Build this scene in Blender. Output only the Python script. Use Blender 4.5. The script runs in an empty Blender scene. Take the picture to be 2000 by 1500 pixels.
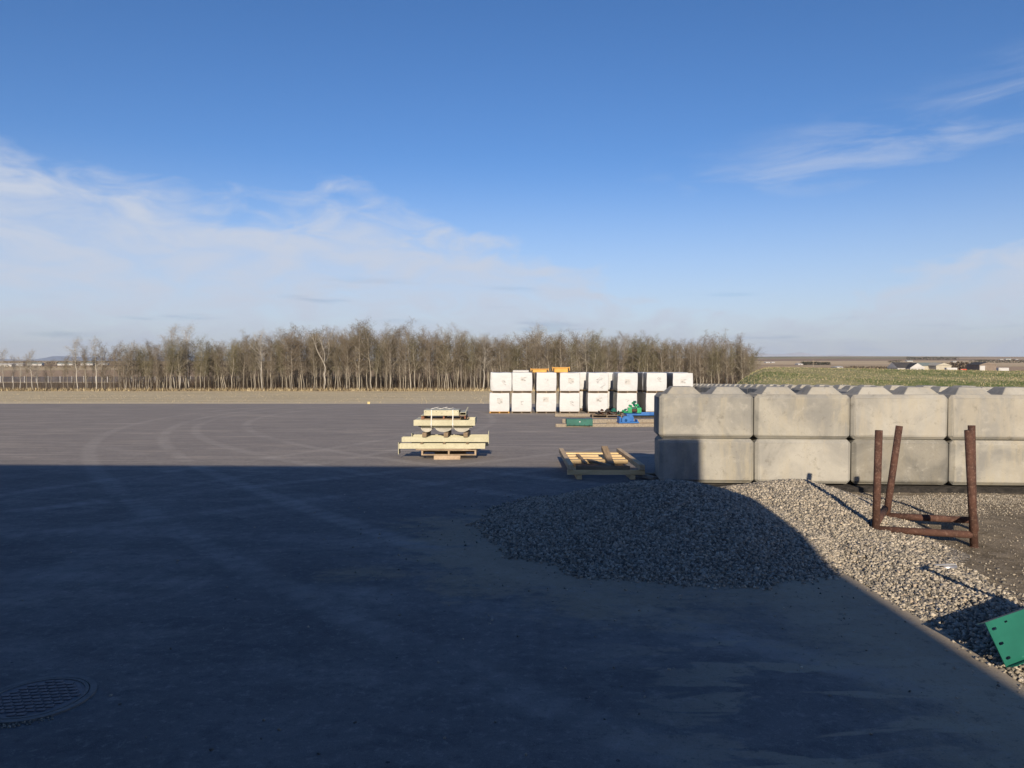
import bpy, bmesh, math, random
import numpy as np
from mathutils import Vector, Matrix, Euler
R = math.radians
rnd = random.Random(7)
npr = np.random.RandomState(11)
sc = bpy.context.scene
C = sc.collection

# ------------------------------------------------------------------ camera, sky, sun, exposure
CAM_H = 2.2
FPX = 1460.0
PITCH = math.atan(47 / FPX)
SUN_EL = 20.0
cam_d = bpy.data.cameras.new('camera')
cam = bpy.data.objects.new('camera', cam_d)
C.objects.link(cam)
cam.location = (0, 0, CAM_H)
cam.rotation_euler = (math.pi / 2 - PITCH, 0, 0)
cam_d.sensor_width = 36
cam_d.lens = 36 * FPX / 2000
cam_d.clip_start = 0.05
cam_d.clip_end = 60000
sc.camera = cam

sc.view_settings.view_transform = 'Standard'
sc.view_settings.look = 'None'
sc.view_settings.gamma = 1
sc.view_settings.use_curve_mapping = False
sc.view_settings.exposure = 0.95

sun_d = bpy.data.lights.new('sun', 'SUN')
sun_d.energy = 3.6
sun_d.angle = R(0.55)
sun_d.color = (1.0, 0.84, 0.63)
sun = bpy.data.objects.new('sun', sun_d)
C.objects.link(sun)
sun.rotation_euler = (R(90 - SUN_EL), 0, R(-0.6))      # sun stands low behind the camera, light travels +Y

w = bpy.data.worlds.new('World')
sc.world = w
w.use_nodes = True
nt = w.node_tree
N, L = nt.nodes, nt.links
N.clear()


def wn(t, **k):
    n = N.new(t)
    for a, b in k.items():
        setattr(n, a, b)
    return n


def wm(op, a, b=None, c=None, clamp=False):
    n = N.new('ShaderNodeMath')
    n.operation = op
    n.use_clamp = clamp
    for i, v in enumerate((a, b, c)):
        if v is None:
            continue
        if isinstance(v, (int, float)):
            n.inputs[i].default_value = v
        else:
            L.new(v, n.inputs[i])
    return n.outputs[0]


def wsm(v, a, b):
    n = N.new('ShaderNodeMapRange')
    n.interpolation_type = 'SMOOTHSTEP'
    L.new(v, n.inputs[0])
    n.inputs[1].default_value = a
    n.inputs[2].default_value = b
    return n.outputs[0]


sky = wn('ShaderNodeTexSky', sky_type='NISHITA', sun_disc=False)
sky.sun_elevation = R(SUN_EL)
sky.sun_rotation = R(180)
sky.altitude = 1000
sky.air_density = 1.0
sky.dust_density = 0.4
sky.ozone_density = 3.2
geo = wn('ShaderNodeTexCoord')
sep = wn('ShaderNodeSeparateXYZ')
L.new(geo.outputs['Generated'], sep.inputs[0])
X_, Y_, Z_ = sep.outputs
el = wm('ARCSINE', Z_)
az = wm('ARCTAN2', X_, Y_)
# cloud plane coordinates: cirrus sheet high above the plain
zc = wm('ADD', wm('MAXIMUM', Z_, 0.0), 0.06)
cx = wm('DIVIDE', X_, zc)
cy = wm('DIVIDE', Y_, zc)
comb = wn('ShaderNodeCombineXYZ')
L.new(cx, comb.inputs[0]); L.new(cy, comb.inputs[1])


def noise(vec, scale, detail, rough, dist=0.0, rot=0.0, sx=1.0, sy=1.0, off=(0, 0, 0)):
    m = wn('ShaderNodeMapping')
    m.inputs['Location'].default_value = off
    m.inputs['Rotation'].default_value = (0, 0, rot)
    m.inputs['Scale'].default_value = (sx, sy, 1)
    L.new(vec, m.inputs[0])
    n = wn('ShaderNodeTexNoise')
    n.inputs['Scale'].default_value = scale
    n.inputs['Detail'].default_value = detail
    n.inputs['Roughness'].default_value = rough
    n.inputs['Distortion'].default_value = dist
    L.new(m.outputs[0], n.inputs['Vector'])
    return n.outputs['Fac']


angc = wn('ShaderNodeCombineXYZ')
L.new(az, angc.inputs[0]); L.new(el, angc.inputs[1])
big = noise(angc.outputs[0], 4.5, 6, 0.55, 0.6, 0.15, 1.0, 2.2, (1.3, 0.2, 0))
streak = noise(angc.outputs[0], 6.0, 8, 0.60, 0.5, -0.42, 1.0, 5.0, (3.1, 4.2, 0))
fine = noise(angc.outputs[0], 13.0, 7, 0.6, 0.8, 0.2, 1.0, 2.6, (0.4, 7.2, 0))
# height of the upper edge of the cloud bank (radians) by direction
azn = wm('MULTIPLY_ADD', az, 1 / (2 * math.pi), 0.5, clamp=True)
cur = wn('ShaderNodeFloatCurve')
L.new(azn, cur.inputs['Value'])
cv = cur.mapping.curves[0]
pts = [(-180, 12), (-90, 15), (-50, 15), (-36, 13.2), (-31, 12.2), (-24, 12.0), (-17, 12.0), (-13, 12.0), (-9, 11.0), (-4, 10.6), (2, 8.6),
       (10, 6.2), (18, 5.4), (26, 6.4), (34, 8.6), (50, 9), (90, 10), (180, 12)]
cv.points[0].location = (0, 12 / 40)
cv.points[1].location = (1, 12 / 40)
for a_, e_ in pts[1:-1]:
    cv.points.new(a_ / 360 + 0.5, e_ / 40)
cur.mapping.update()
edge = wm('MULTIPLY', cur.outputs[0], R(40))
ed = wm('ADD', wm('SUBTRACT', edge, el), wm('MULTIPLY', wm('SUBTRACT', big, 0.5), 0.10))
ed = wm('ADD', ed, wm('MULTIPLY', wm('SUBTRACT', fine, 0.5), 0.085))
bank = wsm(ed, -0.025, 0.055)
bank = wm('MULTIPLY', bank, wm('MULTIPLY_ADD', wsm(fine, 0.25, 0.72), 0.36, 0.58))
# thin wisps to the right, higher up
reg = wm('MULTIPLY', wsm(az, 0.03, 0.42), wsm(el, 0.15, 0.22))
slant = wm('SUBTRACT', wm('MULTIPLY_ADD', az, 0.19, 0.165), el)            # lower edge of the wisp field rises to the right
reg = wm('MULTIPLY', reg, wm('SUBTRACT', 1.0, wsm(wm('ABSOLUTE', slant), 0.0, 0.07)))
wisp = wm('MULTIPLY', wsm(streak, 0.36, 0.74), reg)
wisp = wm('MULTIPLY', wisp, 0.52)
veil = wm('MULTIPLY', wsm(el, 0.27, -0.03), 0.70)
cl = wm('MAXIMUM', bank, wm('MAXIMUM', wisp, veil))
cl = wm('MINIMUM', cl, 0.93)
# low small grey streaks
low = noise(angc.outputs[0], 5.0, 5, 0.5, 0.2, 0.0, 1.0, 11.0, (9.1, 2.2, 0))
grey = wm('MULTIPLY', wm('MULTIPLY', wsm(low, 0.58, 0.70), wsm(el, 0.13, 0.06)), wsm(el, 0.005, 0.03))
ccol = wn('ShaderNodeMix', data_type='RGBA')
ccol.inputs[6].default_value = (5.1, 5.55, 6.5, 1)
ccol.inputs[7].default_value = (3.3, 4.0, 5.3, 1)
L.new(wm('MULTIPLY', grey, 0.8), ccol.inputs[0])
mix = wn('ShaderNodeMix', data_type='RGBA')
L.new(cl, mix.inputs[0])
hs = wn('ShaderNodeHueSaturation')
hs.inputs['Saturation'].default_value = 1.19
L.new(sky.outputs[0], hs.inputs['Color'])
tint = wn('ShaderNodeMix', data_type='RGBA', blend_type='MULTIPLY')
tint.inputs[0].default_value = 1.0
tint.inputs[7].default_value = (0.98, 0.895, 1.0, 1)
L.new(hs.outputs[0], tint.inputs[6])
L.new(tint.outputs[2], mix.inputs[6])
L.new(ccol.outputs[2], mix.inputs[7])
bg = wn('ShaderNodeBackground')
bg.inputs[1].default_value = 0.062
L.new(mix.outputs[2], bg.inputs[0])
wo = wn('ShaderNodeOutputWorld')
L.new(bg.outputs[0], wo.inputs[0])

# ------------------------------------------------------------------ helpers


def ray(px, py):
    u, v = (px - 1000) / FPX, (py - 750) / FPX
    c, s = math.cos(PITCH), math.sin(PITCH)
    return Vector((u, c - v * s, -s - v * c))


def at(px, py, D):
    """point of the place seen at photo pixel px,py at ground distance D"""
    r = ray(px, py)
    r = r * (D / r.y)
    return Vector((r.x, r.y, r.z + CAM_H))


def gz(y):
    """the yard falls gently away from the camera, the plain behind is level"""
    if y < 10:
        return 0.0
    if y < 16:
        return -0.03 * (y - 10) ** 2 / 12
    if y < 140:
        return -0.03 * (y - 13)
    if y < 180:
        t = (y - 140) / 40
        return -3.81 - 0.03 * 40 * (t - t * t / 2)
    return -4.41 - 0.0002 * min(y - 180, 3000)


def MAT(name):
    m = bpy.data.materials.new(name)
    m.use_nodes = True
    n = m.node_tree.nodes
    return m, n, m.node_tree.links, n['Principled BSDF']


class G:
    """small node graph writer"""
    def __init__(s, name, rough=0.8, spec=0.3, metal=0.0):
        s.m, s.n, s.l, s.b = MAT(name)
        s.b.inputs['Roughness'].default_value = rough
        s.b.inputs['Specular IOR Level'].default_value = spec
        s.b.inputs['Metallic'].default_value = metal
        s.tc = s.n.new('ShaderNodeTexCoord')
        s.out = s.tc.outputs['Object']

    def world_co(s):
        g = s.n.new('ShaderNodeNewGeometry')
        s.out = g.outputs['Position']
        return s

    def per_object(s, amt=30.0):
        oi = s.n.new('ShaderNodeObjectInfo')
        c = s.n.new('ShaderNodeCombineXYZ')
        a = s.math('MULTIPLY', oi.outputs['Random'], amt)
        s.l.new(a, c.inputs[0]); s.l.new(a, c.inputs[2])
        v = s.n.new('ShaderNodeVectorMath'); v.operation = 'ADD'
        s.l.new(s.out, v.inputs[0]); s.l.new(c.outputs[0], v.inputs[1])
        s.out = v.outputs[0]
        s.rand = oi.outputs['Random']
        return s

    def put(s, sock, v):
        if isinstance(v, (int, float)):
            sock.default_value = v
        elif isinstance(v, tuple):
            sock.default_value = v if len(v) == 4 else v + (1,)
        else:
            s.l.new(v, sock)

    def math(s, op, a, b=None, c=None, clamp=False):
        n = s.n.new('ShaderNodeMath'); n.operation = op; n.use_clamp = clamp
        for i, v in enumerate((a, b, c)):
            if v is not None:
                s.put(n.inputs[i], v)
        return n.outputs[0]

    def noise(s, scale, detail=5, rough=0.6, dist=0.0, sc=(1, 1, 1), off=(0, 0, 0), rot=(0, 0, 0)):
        m = s.n.new('ShaderNodeMapping')
        m.inputs['Scale'].default_value = sc
        m.inputs['Location'].default_value = off
        m.inputs['Rotation'].default_value = rot
        s.l.new(s.out, m.inputs[0])
        t = s.n.new('ShaderNodeTexNoise')
        t.inputs['Scale'].default_value = scale
        t.inputs['Detail'].default_value = detail
        t.inputs['Roughness'].default_value = rough
        t.inputs['Distortion'].default_value = dist
        s.l.new(m.outputs[0], t.inputs['Vector'])
        return t.outputs['Fac']

    def voro(s, scale, feature='F1', out='Distance'):
        t = s.n.new('ShaderNodeTexVoronoi'); t.feature = feature
        t.inputs['Scale'].default_value = scale
        s.l.new(s.out, t.inputs['Vector'])
        return t.outputs[out]

    def step(s, v, a, b, lo=0.0, hi=1.0):
        n = s.n.new('ShaderNodeMapRange'); n.interpolation_type = 'SMOOTHSTEP'
        s.put(n.inputs[0], v)
        n.inputs[1].default_value = a; n.inputs[2].default_value = b
        n.inputs[3].default_value = lo; n.inputs[4].default_value = hi
        return n.outputs[0]

    def mix(s, f, a, b, mode='MIX'):
        n = s.n.new('ShaderNodeMix'); n.data_type = 'RGBA'; n.blend_type = mode
        s.put(n.inputs[0], f); s.put(n.inputs[6], a); s.put(n.inputs[7], b)
        return n.outputs[2]

    def attr(s, name):
        a = s.n.new('ShaderNodeAttribute'); a.attribute_name = name
        return a

    def xyz(s):
        p = s.n.new('ShaderNodeSeparateXYZ'); s.l.new(s.out, p.inputs[0])
        return p.outputs

    def bump(s, h, strength=0.4, dist=0.01):
        b = s.n.new('ShaderNodeBump')
        b.inputs['Strength'].default_value = strength
        b.inputs['Distance'].default_value = dist
        s.l.new(h, b.inputs['Height'])
        s.l.new(b.outputs[0], s.b.inputs['Normal'])
        return s

    def col(s, v):
        s.put(s.b.inputs['Base Color'], v)
        return s.m


def plain(name, c1, c2, scale=6, rough=0.75, bump=0.3, bd=0.005, sc=(1, 1, 1), metal=0.0, spec=0.3, lo=0.35, hi=0.65):
    g = G(name, rough, spec, metal).per_object()
    n = g.noise(scale, 6, 0.62, 0.3, sc)
    f = g.noise(scale * 9, 3, 0.6, 0, sc)
    g.bump(g.math('ADD', n, g.math('MULTIPLY', f, 0.4)), bump, bd)
    c = g.mix(g.step(n, lo, hi), c1, c2)
    return g.col(g.mix(g.step(f, 0.3, 0.7, 0, 0.35), c, tuple(x * 0.62 for x in c1)))


M = {}
# --- asphalt with dust, tyre arcs, pale scuffs
g = G('asphalt', 0.92, 0.12).world_co()
x_, y_, z_ = g.xyz()
warp = g.noise(0.55, 5, 0.6, 1.0)
broad_tone = g.noise(0.13, 3, 0.5, 0.4)
patch = g.noise(0.9, 8, 0.68, 0.6, (0.6, 1, 1), (3, 1, 0))
streaks = g.noise(1.1, 9, 0.74, 0.5, (0.7, 1.15, 1), (0, 5, 0), (0, 0, 0.3))
grain = g.noise(160, 2, 0.5)
agg = g.noise(45, 4, 0.7)
mott = g.noise(2.6, 10, 0.78, 0.3, (0.8, 1.2, 1))
base = g.mix(g.step(patch, 0.30, 0.70), (0.125, 0.120, 0.120), (0.205, 0.192, 0.185))
base = g.mix(g.step(streaks, 0.50, 0.66, 0, 0.6), base, (0.275, 0.255, 0.232))
base = g.mix(g.step(broad_tone, 0.35, 0.65, 0, 0.35), base, (0.15, 0.145, 0.145))  # broad random variation of the asphalt tone
base = g.mix(g.step(mott, 0.47, 0.64, 0, 0.6), base, (0.105, 0.104, 0.109))
# dusty brown further out, painted paler so the sunlit part beyond the shade brightens
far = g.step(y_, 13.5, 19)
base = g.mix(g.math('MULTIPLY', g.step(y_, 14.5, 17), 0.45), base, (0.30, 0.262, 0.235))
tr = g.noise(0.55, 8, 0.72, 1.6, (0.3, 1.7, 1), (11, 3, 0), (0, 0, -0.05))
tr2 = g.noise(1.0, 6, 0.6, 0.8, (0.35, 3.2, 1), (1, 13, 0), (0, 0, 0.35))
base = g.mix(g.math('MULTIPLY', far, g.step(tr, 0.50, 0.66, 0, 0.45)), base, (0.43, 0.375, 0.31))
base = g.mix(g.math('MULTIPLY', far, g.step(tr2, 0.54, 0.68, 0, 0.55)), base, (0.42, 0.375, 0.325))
# tyre arcs


def track(p, q, rad):
    mx, my = (p[0] + q[0]) / 2, (p[1] + q[1]) / 2
    dx_, dy_ = q[0] - p[0], q[1] - p[1]
    hl = math.hypot(dx_, dy_) / 2
    k_ = math.sqrt(rad * rad - hl * hl) / (2 * hl)
    cx_, cy_ = mx - dy_ * k_, my + dx_ * k_
    return [(cx_, cy_, rad, 0.16, 0.30), (cx_, cy_, rad + 1.9, 0.16, 0.24)]


TR = track((-10.4, 22.3), (-7.0, 16.4), 60) + track((-6.3, 16.7), (-4.0, 24), 48) + track((-6.1, 21.5), (-2.6, 17.2), 40) + track((-2.5, 15), (3.5, 22), 55)
for (ax, ay, ar, aw, st) in ((-24, 6, 19.4, 0.2, 0.12), (-6, -9, 18.5, 0.2, 0.2), (-6, -9, 16.6, 0.2, 0.2), *TR):
    dx = g.math('SUBTRACT', x_, ax); dy = g.math('SUBTRACT', y_, ay)
    rr = g.math('SQRT', g.math('ADD', g.math('MULTIPLY', dx, dx), g.math('MULTIPLY', dy, dy)))
    dd = g.math('ABSOLUTE', g.math('SUBTRACT', rr, ar))
    ang = g.math('ARCTAN2', dx, dy)
    tread = g.math('MULTIPLY_ADD', g.math('SINE', g.math('MULTIPLY', ang, ar * 22.0)), 0.25, 0.75)
    k = g.math('MULTIPLY', g.math('MULTIPLY', g.step(dd, aw * 1.5, aw * 0.5, 0, st), tread), g.step(warp, 0.32, 0.52))
    base = g.mix(k, base, (0.45, 0.42, 0.38))
# dust and fines round the gravel heap and along the edge of the asphalt
dx = g.math('DIVIDE', g.math('SUBTRACT', x_, 1.6), 3.2); dy = g.math('DIVIDE', g.math('SUBTRACT', y_, 8.8), 2.7)
rr = g.math('SQRT', g.math('ADD', g.math('MULTIPLY', dx, dx), g.math('MULTIPLY', dy, dy)))
rr = g.math('ADD', rr, g.math('ADD', g.math('MULTIPLY', g.math('SUBTRACT', patch, 0.5), 1.6), g.math('MULTIPLY', g.math('SUBTRACT', mott, 0.5), 0.9)))
base = g.mix(g.step(rr, 1.04, 0.74, 0, 0.66), base, (0.34, 0.275, 0.19))
ex = g.math('ADD', x_, g.math('MULTIPLY', g.math('SUBTRACT', warp, 0.5), 2.2))
ex = g.math('ADD', ex, g.math('MULTIPLY', g.math('SUBTRACT', mott, 0.5), 2.6))
near = g.step(y_, 13.0, 12.6)
edge_d = g.math('MULTIPLY', g.step(ex, 2.0, 3.2, 0, 0.82), near)
base = g.mix(edge_d, base, (0.37, 0.31, 0.225))
sp = g.noise(1.5, 5, 0.55, 0.6, (0.6, 1.7, 1), (7, 2, 0))
base = g.mix(g.math('MULTIPLY', g.math('MULTIPLY', g.step(sp, 0.535, 0.585, 0, 0.75), g.step(x_, 0.2, 1.8)), g.step(y_, 8, 5)), base, (0.36, 0.31, 0.235))
m2 = g.noise(11, 8, 0.8, 0.2)
base = g.mix(g.step(m2, 0.52, 0.64, 0, 0.45), base, (0.33, 0.315, 0.29))
base = g.mix(g.step(m2, 0.46, 0.36, 0, 0.5), base, (0.085, 0.083, 0.085))
vd = g.voro(2.3)
base = g.mix(g.step(vd, 0.035, 0.022, 0, 0.8), base, (0.04, 0.04, 0.042))
base = g.mix(g.step(grain, 0.58, 0.72, 0, 0.4), base, (0.42, 0.41, 0.39))
base = g.mix(g.step(agg, 0.42, 0.30, 0, 0.6), base, (0.08, 0.08, 0.085))
g.bump(g.math('ADD', g.math('MULTIPLY', agg, 1.0), g.math('MULTIPLY', grain, 0.5)), 0.35, 0.006)
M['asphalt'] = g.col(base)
M['asphalt_edge'] = plain('asphalt_broken_edge', (0.016, 0.015, 0.014), (0.045, 0.04, 0.035), 9, 0.95, 0.9, 0.03)

# --- bare dirt with fines
g = G('dirt', 0.97, 0.1).world_co()
a = g.noise(0.8, 8, 0.7, 0.5)
b = g.noise(7, 8, 0.75, 0.3)
c = g.noise(60, 4, 0.7)
base = g.mix(g.step(a, 0.35, 0.65), (0.125, 0.102, 0.072), (0.25, 0.208, 0.15))
base = g.mix(g.step(b, 0.38, 0.68, 0, 0.6), base, (0.34, 0.29, 0.22))
base = g.mix(g.step(c, 0.55, 0.7, 0, 0.7), base, (0.44, 0.40, 0.33))
base = g.mix(g.step(c, 0.42, 0.32, 0, 0.7), base, (0.06, 0.05, 0.042))
g.bump(g.math('ADD', g.math('MULTIPLY', b, 1.5), c), 0.8, 0.03)
M['dirt'] = g.col(base)

# --- crushed stone: colour per stone from an attribute
g = G('crushed_stone', 0.9, 0.25).world_co()
at_ = g.attr('tone')
n1 = g.noise(70, 3, 0.6)
base = g.mix(g.step(at_.outputs['Fac'], 0.0, 0.5), (0.11, 0.105, 0.095), (0.32, 0.285, 0.23))
base = g.mix(g.step(at_.outputs['Fac'], 0.5, 0.95), base, (0.50, 0.45, 0.37))
base = g.mix(g.step(at_.outputs['Fac'], 0.96, 0.98, 0, 0.5), base, (0.40, 0.29, 0.19))
base = g.mix(g.step(n1, 0.35, 0.7, 0, 0.4), base, (0.18, 0.165, 0.145))
M['stone'] = g.col(base)
g = G('gravel_fines', 0.97, 0.1).world_co()
v = g.voro(36, 'F1', 'Color'); d = g.voro(36)
n1 = g.noise(30, 4, 0.7)
vv = g.n.new('ShaderNodeSeparateColor'); g.l.new(v, vv.inputs[0])
base = g.mix(g.step(vv.outputs[0], 0, 1), (0.14, 0.125, 0.105), (0.42, 0.385, 0.325))
base = g.mix(g.step(n1, 0.4, 0.6, 0, 0.5), base, (0.14, 0.12, 0.095))
g.bump(g.math('SUBTRACT', 1.0, d), 0.9, 0.02)
M['fines'] = g.col(base)

# --- cast concrete
def concrete(name, lo_c, hi_c, warm):
    g = G(name, 0.88, 0.25).per_object(57)
    x_, y_, z_ = g.xyz()
    big = g.noise(1.1, 7, 0.6, 0.6)
    drip = g.noise(3.0, 6, 0.65, 0.2, (1.6, 1.6, 0.28))
    cloud = g.noise(4.5, 9, 0.74, 0.25)
    pit = g.noise(85, 3, 0.7)
    vein = g.noise(2.2, 8, 0.6, 1.8, (1, 1, 1), (5, 5, 5))
    c = g.mix(g.step(big, 0.38, 0.62), lo_c, hi_c)
    c = g.mix(g.step(g.rand, 0.75, 1.0, 0, 0.45), c, (0.15, 0.15, 0.145))
    c = g.mix(g.step(g.math('ADD', drip, g.math('MULTIPLY', g.rand, 0.12)), 0.5, 0.72, 0, 0.55), c, warm)
    c = g.mix(g.step(cloud, 0.52, 0.68, 0, 0.55), c, (0.335, 0.325, 0.295))
    c = g.mix(g.step(cloud, 0.46, 0.30, 0, 0.6), c, (0.12, 0.113, 0.098))
    hair = g.math('ABSOLUTE', g.math('SUBTRACT', vein, 0.5))
    c = g.mix(g.math('MULTIPLY', g.step(hair, 0.006, 0.0, 0, 0.5), g.step(big, 0.5, 0.62)), c, (0.10, 0.09, 0.08))
    c = g.mix(g.step(pit, 0.34, 0.26, 0, 0.65), c, (0.12, 0.11, 0.095))
    blk = g.noise(9, 6, 0.7, 0.2, (0.35, 0.35, 1.2), (2, 8, 1))
    c = g.mix(g.math('MULTIPLY', g.step(blk, 0.60, 0.74, 0, 0.7), g.step(vein, 0.48, 0.62)), c, (0.075, 0.07, 0.065))
    g.bump(g.math('ADD', g.math('MULTIPLY', cloud, 0.7), g.math('MULTIPLY', pit, 0.6)), 0.5, 0.006)
    return g.col(c)


M['concrete'] = concrete('cast_concrete', (0.195, 0.195, 0.186), (0.300, 0.292, 0.262), (0.325, 0.295, 0.225))
M['concrete_pale'] = concrete('cast_concrete_pale', (0.235, 0.233, 0.22), (0.335, 0.327, 0.298), (0.32, 0.295, 0.24))

M['new_wood'] = plain('new_lumber', (0.60, 0.43, 0.22), (0.72, 0.54, 0.30), 3, 0.8, 0.25, 0.003, (0.6, 5, 5))
M['old_wood'] = plain('weathered_lumber', (0.18, 0.135, 0.088), (0.29, 0.22, 0.15), 3, 0.85, 0.35, 0.004, (0.7, 6, 6))
M['rail_wood'] = plain('yellowed_lumber', (0.46, 0.34, 0.21), (0.58, 0.45, 0.29), 3, 0.85, 0.35, 0.004, (6, 0.7, 6))
M['grey_wood'] = plain('grey_lumber', (0.19, 0.165, 0.135), (0.31, 0.27, 0.215), 3, 0.88, 0.35, 0.004, (6, 0.7, 6))
M['red_wood'] = plain('stained_lumber', (0.17, 0.075, 0.045), (0.27, 0.13, 0.08), 4, 0.85, 0.3, 0.004)
M['ply'] = plain('plywood', (0.30, 0.225, 0.155), (0.42, 0.33, 0.235), 3, 0.8, 0.2, 0.003)
M['cream'] = plain('cream_paint', (0.385, 0.375, 0.265), (0.455, 0.44, 0.325), 3, 0.5, 0.1, 0.002, spec=0.45)
M['greyplate'] = plain('primed_plate', (0.30, 0.30, 0.27), (0.42, 0.41, 0.37), 4, 0.6, 0.1, 0.002)
M['dark'] = plain('dark_steel', (0.02, 0.02, 0.022), (0.05, 0.048, 0.045), 6, 0.7, 0.2)
M['strap'] = plain('white_strap', (0.52, 0.52, 0.50), (0.60, 0.60, 0.58), 8, 0.5, 0.1, 0.001)
M['white'] = plain('white_paint', (0.40, 0.405, 0.41), (0.47, 0.475, 0.48), 0.3, 0.6, 0.0)
M['orange'] = plain('orange_paint', (0.50, 0.25, 0.04), (0.58, 0.32, 0.07), 2, 0.5, 0.1)
g = G('green_enamel_worn', 0.38, 0.5)
n1 = g.noise(2.0, 5, 0.6); n2 = g.noise(30, 5, 0.7, 0.3, (0.25, 1, 1), (0, 0, 0), (0, 0.4, 0)); n3 = g.noise(7, 7, 0.75)
c = g.mix(g.step(n1, 0.35, 0.65), (0.011, 0.100, 0.066), (0.015, 0.128, 0.086))
c = g.mix(g.step(n2, 0.66, 0.72, 0, 0.6), c, (0.05, 0.20, 0.15))
c = g.mix(g.step(n3, 0.60, 0.72, 0, 0.55), c, (0.10, 0.115, 0.075))
g.bump(n3, 0.08, 0.002)
M['green'] = g.col(c)
M['green_plain'] = plain('green_enamel', (0.011, 0.105, 0.069), (0.015, 0.13, 0.086), 1.5, 0.34, 0.04, 0.001, spec=0.5)
M['green_edge'] = plain('green_enamel_scuffed', (0.035, 0.11, 0.10), (0.07, 0.17, 0.155), 9, 0.45, 0.1, 0.001)
M['dkgreen'] = plain('dark_green_paint', (0.012, 0.085, 0.07), (0.02, 0.13, 0.105), 3, 0.5, 0.1)
M['brgreen'] = plain('bright_green_paint', (0.015, 0.22, 0.085), (0.03, 0.34, 0.13), 5, 0.5, 0.1)
M['blue'] = plain('blue_paint', (0.018, 0.10, 0.33), (0.035, 0.15, 0.42), 4, 0.45, 0.1)
M['galv'] = plain('bare_steel', (0.28, 0.28, 0.30), (0.5, 0.5, 0.52), 9, 0.4, 0.1, 0.001, metal=0.7)
M['roof_dark'] = plain('dark_shingles', (0.04, 0.04, 0.045), (0.07, 0.068, 0.07), 1, 0.9, 0.0)
M['roof_green'] = plain('grey_green_roof', (0.17, 0.21, 0.20), (0.23, 0.27, 0.25), 1, 0.6, 0.0)
M['beige'] = plain('beige_cladding', (0.36, 0.34, 0.28), (0.42, 0.40, 0.34), 1, 0.7, 0.0)
M['brown_clad'] = plain('brown_cladding', (0.16, 0.13, 0.11), (0.22, 0.18, 0.15), 1, 0.7, 0.0)
M['redpaint'] = plain('red_paint', (0.45, 0.05, 0.03), (0.55, 0.09, 0.05), 1, 0.6, 0.0)
M['glass_dark'] = plain('window_glass', (0.03, 0.035, 0.04), (0.06, 0.07, 0.08), 1, 0.15, 0.0, spec=0.6)
M['clad'] = plain('steel_cladding', (0.10, 0.12, 0.15), (0.13, 0.15, 0.18), 0.5, 0.7, 0.0)
M['yellow'] = plain('yellow_paint', (0.50, 0.42, 0.20), (0.58, 0.49, 0.26), 3, 0.6, 0.0)

# rust
g = G('rusted_pipe', 0.85, 0.3, 0.15).per_object()
a = g.noise(6, 7, 0.7, 0.6); b = g.noise(34, 5, 0.7)
c = g.mix(g.step(a, 0.35, 0.65), (0.050, 0.027, 0.022), (0.095, 0.048, 0.036))
c = g.mix(g.step(b, 0.50, 0.66, 0, 0.75), c, (0.17, 0.105, 0.082))
d2 = g.noise(2.0, 4, 0.6, 0.2)
c = g.mix(g.step(d2, 0.52, 0.62, 0, 0.6), c, (0.085, 0.042, 0.03))
c = g.mix(g.step(b, 0.40, 0.30, 0, 0.6), c, (0.05, 0.026, 0.022))
g.bump(g.math('ADD', a, b), 0.5, 0.004)
M['rust'] = g.col(c)

# stretch wrap, white printed film and clear film
def film(name, c1, c2, c3, rough):
    g = G(name, rough, 0.45).per_object(41)
    a = g.noise(2.2, 5, 0.6, 0.8, (1, 1, 2.0)); b = g.noise(9, 6, 0.65, 1.2, (0.6, 0.6, 2.6)); d = g.noise(5, 4, 0.5, 0, (3, 3, 0.4))
    c = g.mix(g.step(a, 0.3, 0.7), c1, c2)
    c = g.mix(g.step(b, 0.55, 0.75, 0, 0.7), c, c3)
    e_ = g.noise(1.3, 6, 0.7, 0.5)
    c = g.mix(g.step(e_, 0.56, 0.7, 0, 0.35), c, tuple(v * 0.72 for v in c3))
    g.bump(g.math('ADD', g.math('MULTIPLY', a, 0.6), g.math('MULTIPLY', b, 0.5)), 0.5, 0.03)
    return g.col(c)


M['wrap'] = film('white_film', (0.41, 0.43, 0.455), (0.455, 0.475, 0.50), (0.36, 0.375, 0.395), 0.55)
M['wrap_side'] = film('clear_film_over_load', (0.20, 0.20, 0.205), (0.30, 0.295, 0.30), (0.42, 0.42, 0.42), 0.3)
M['printlabel'] = plain('printed_patch', (0.27, 0.27, 0.28), (0.36, 0.36, 0.365), 14, 0.7, 0.2, 0.002)
M['printpale'] = plain('pale_patch', (0.42, 0.42, 0.42), (0.46, 0.46, 0.46), 14, 0.7, 0.2, 0.002)

# bark and twigs
def bark(name, c1, c2, dark):
    g = G(name, 0.9, 0.2).per_object(100)
    a = g.noise(0.9, 5, 0.6, 0, (1, 1, 0.5)); b = g.noise(5, 4, 0.7, 0, (1, 1, 2.5))
    c = g.mix(g.step(a, 0.35, 0.65), c1, c2)
    c = g.mix(g.step(b, 0.58, 0.66, 0, 0.8), c, dark)
    c = g.mix(g.step(g.rand, 0.3, 1.0, 0.0, 0.5), c, dark)
    return g.col(c)


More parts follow.
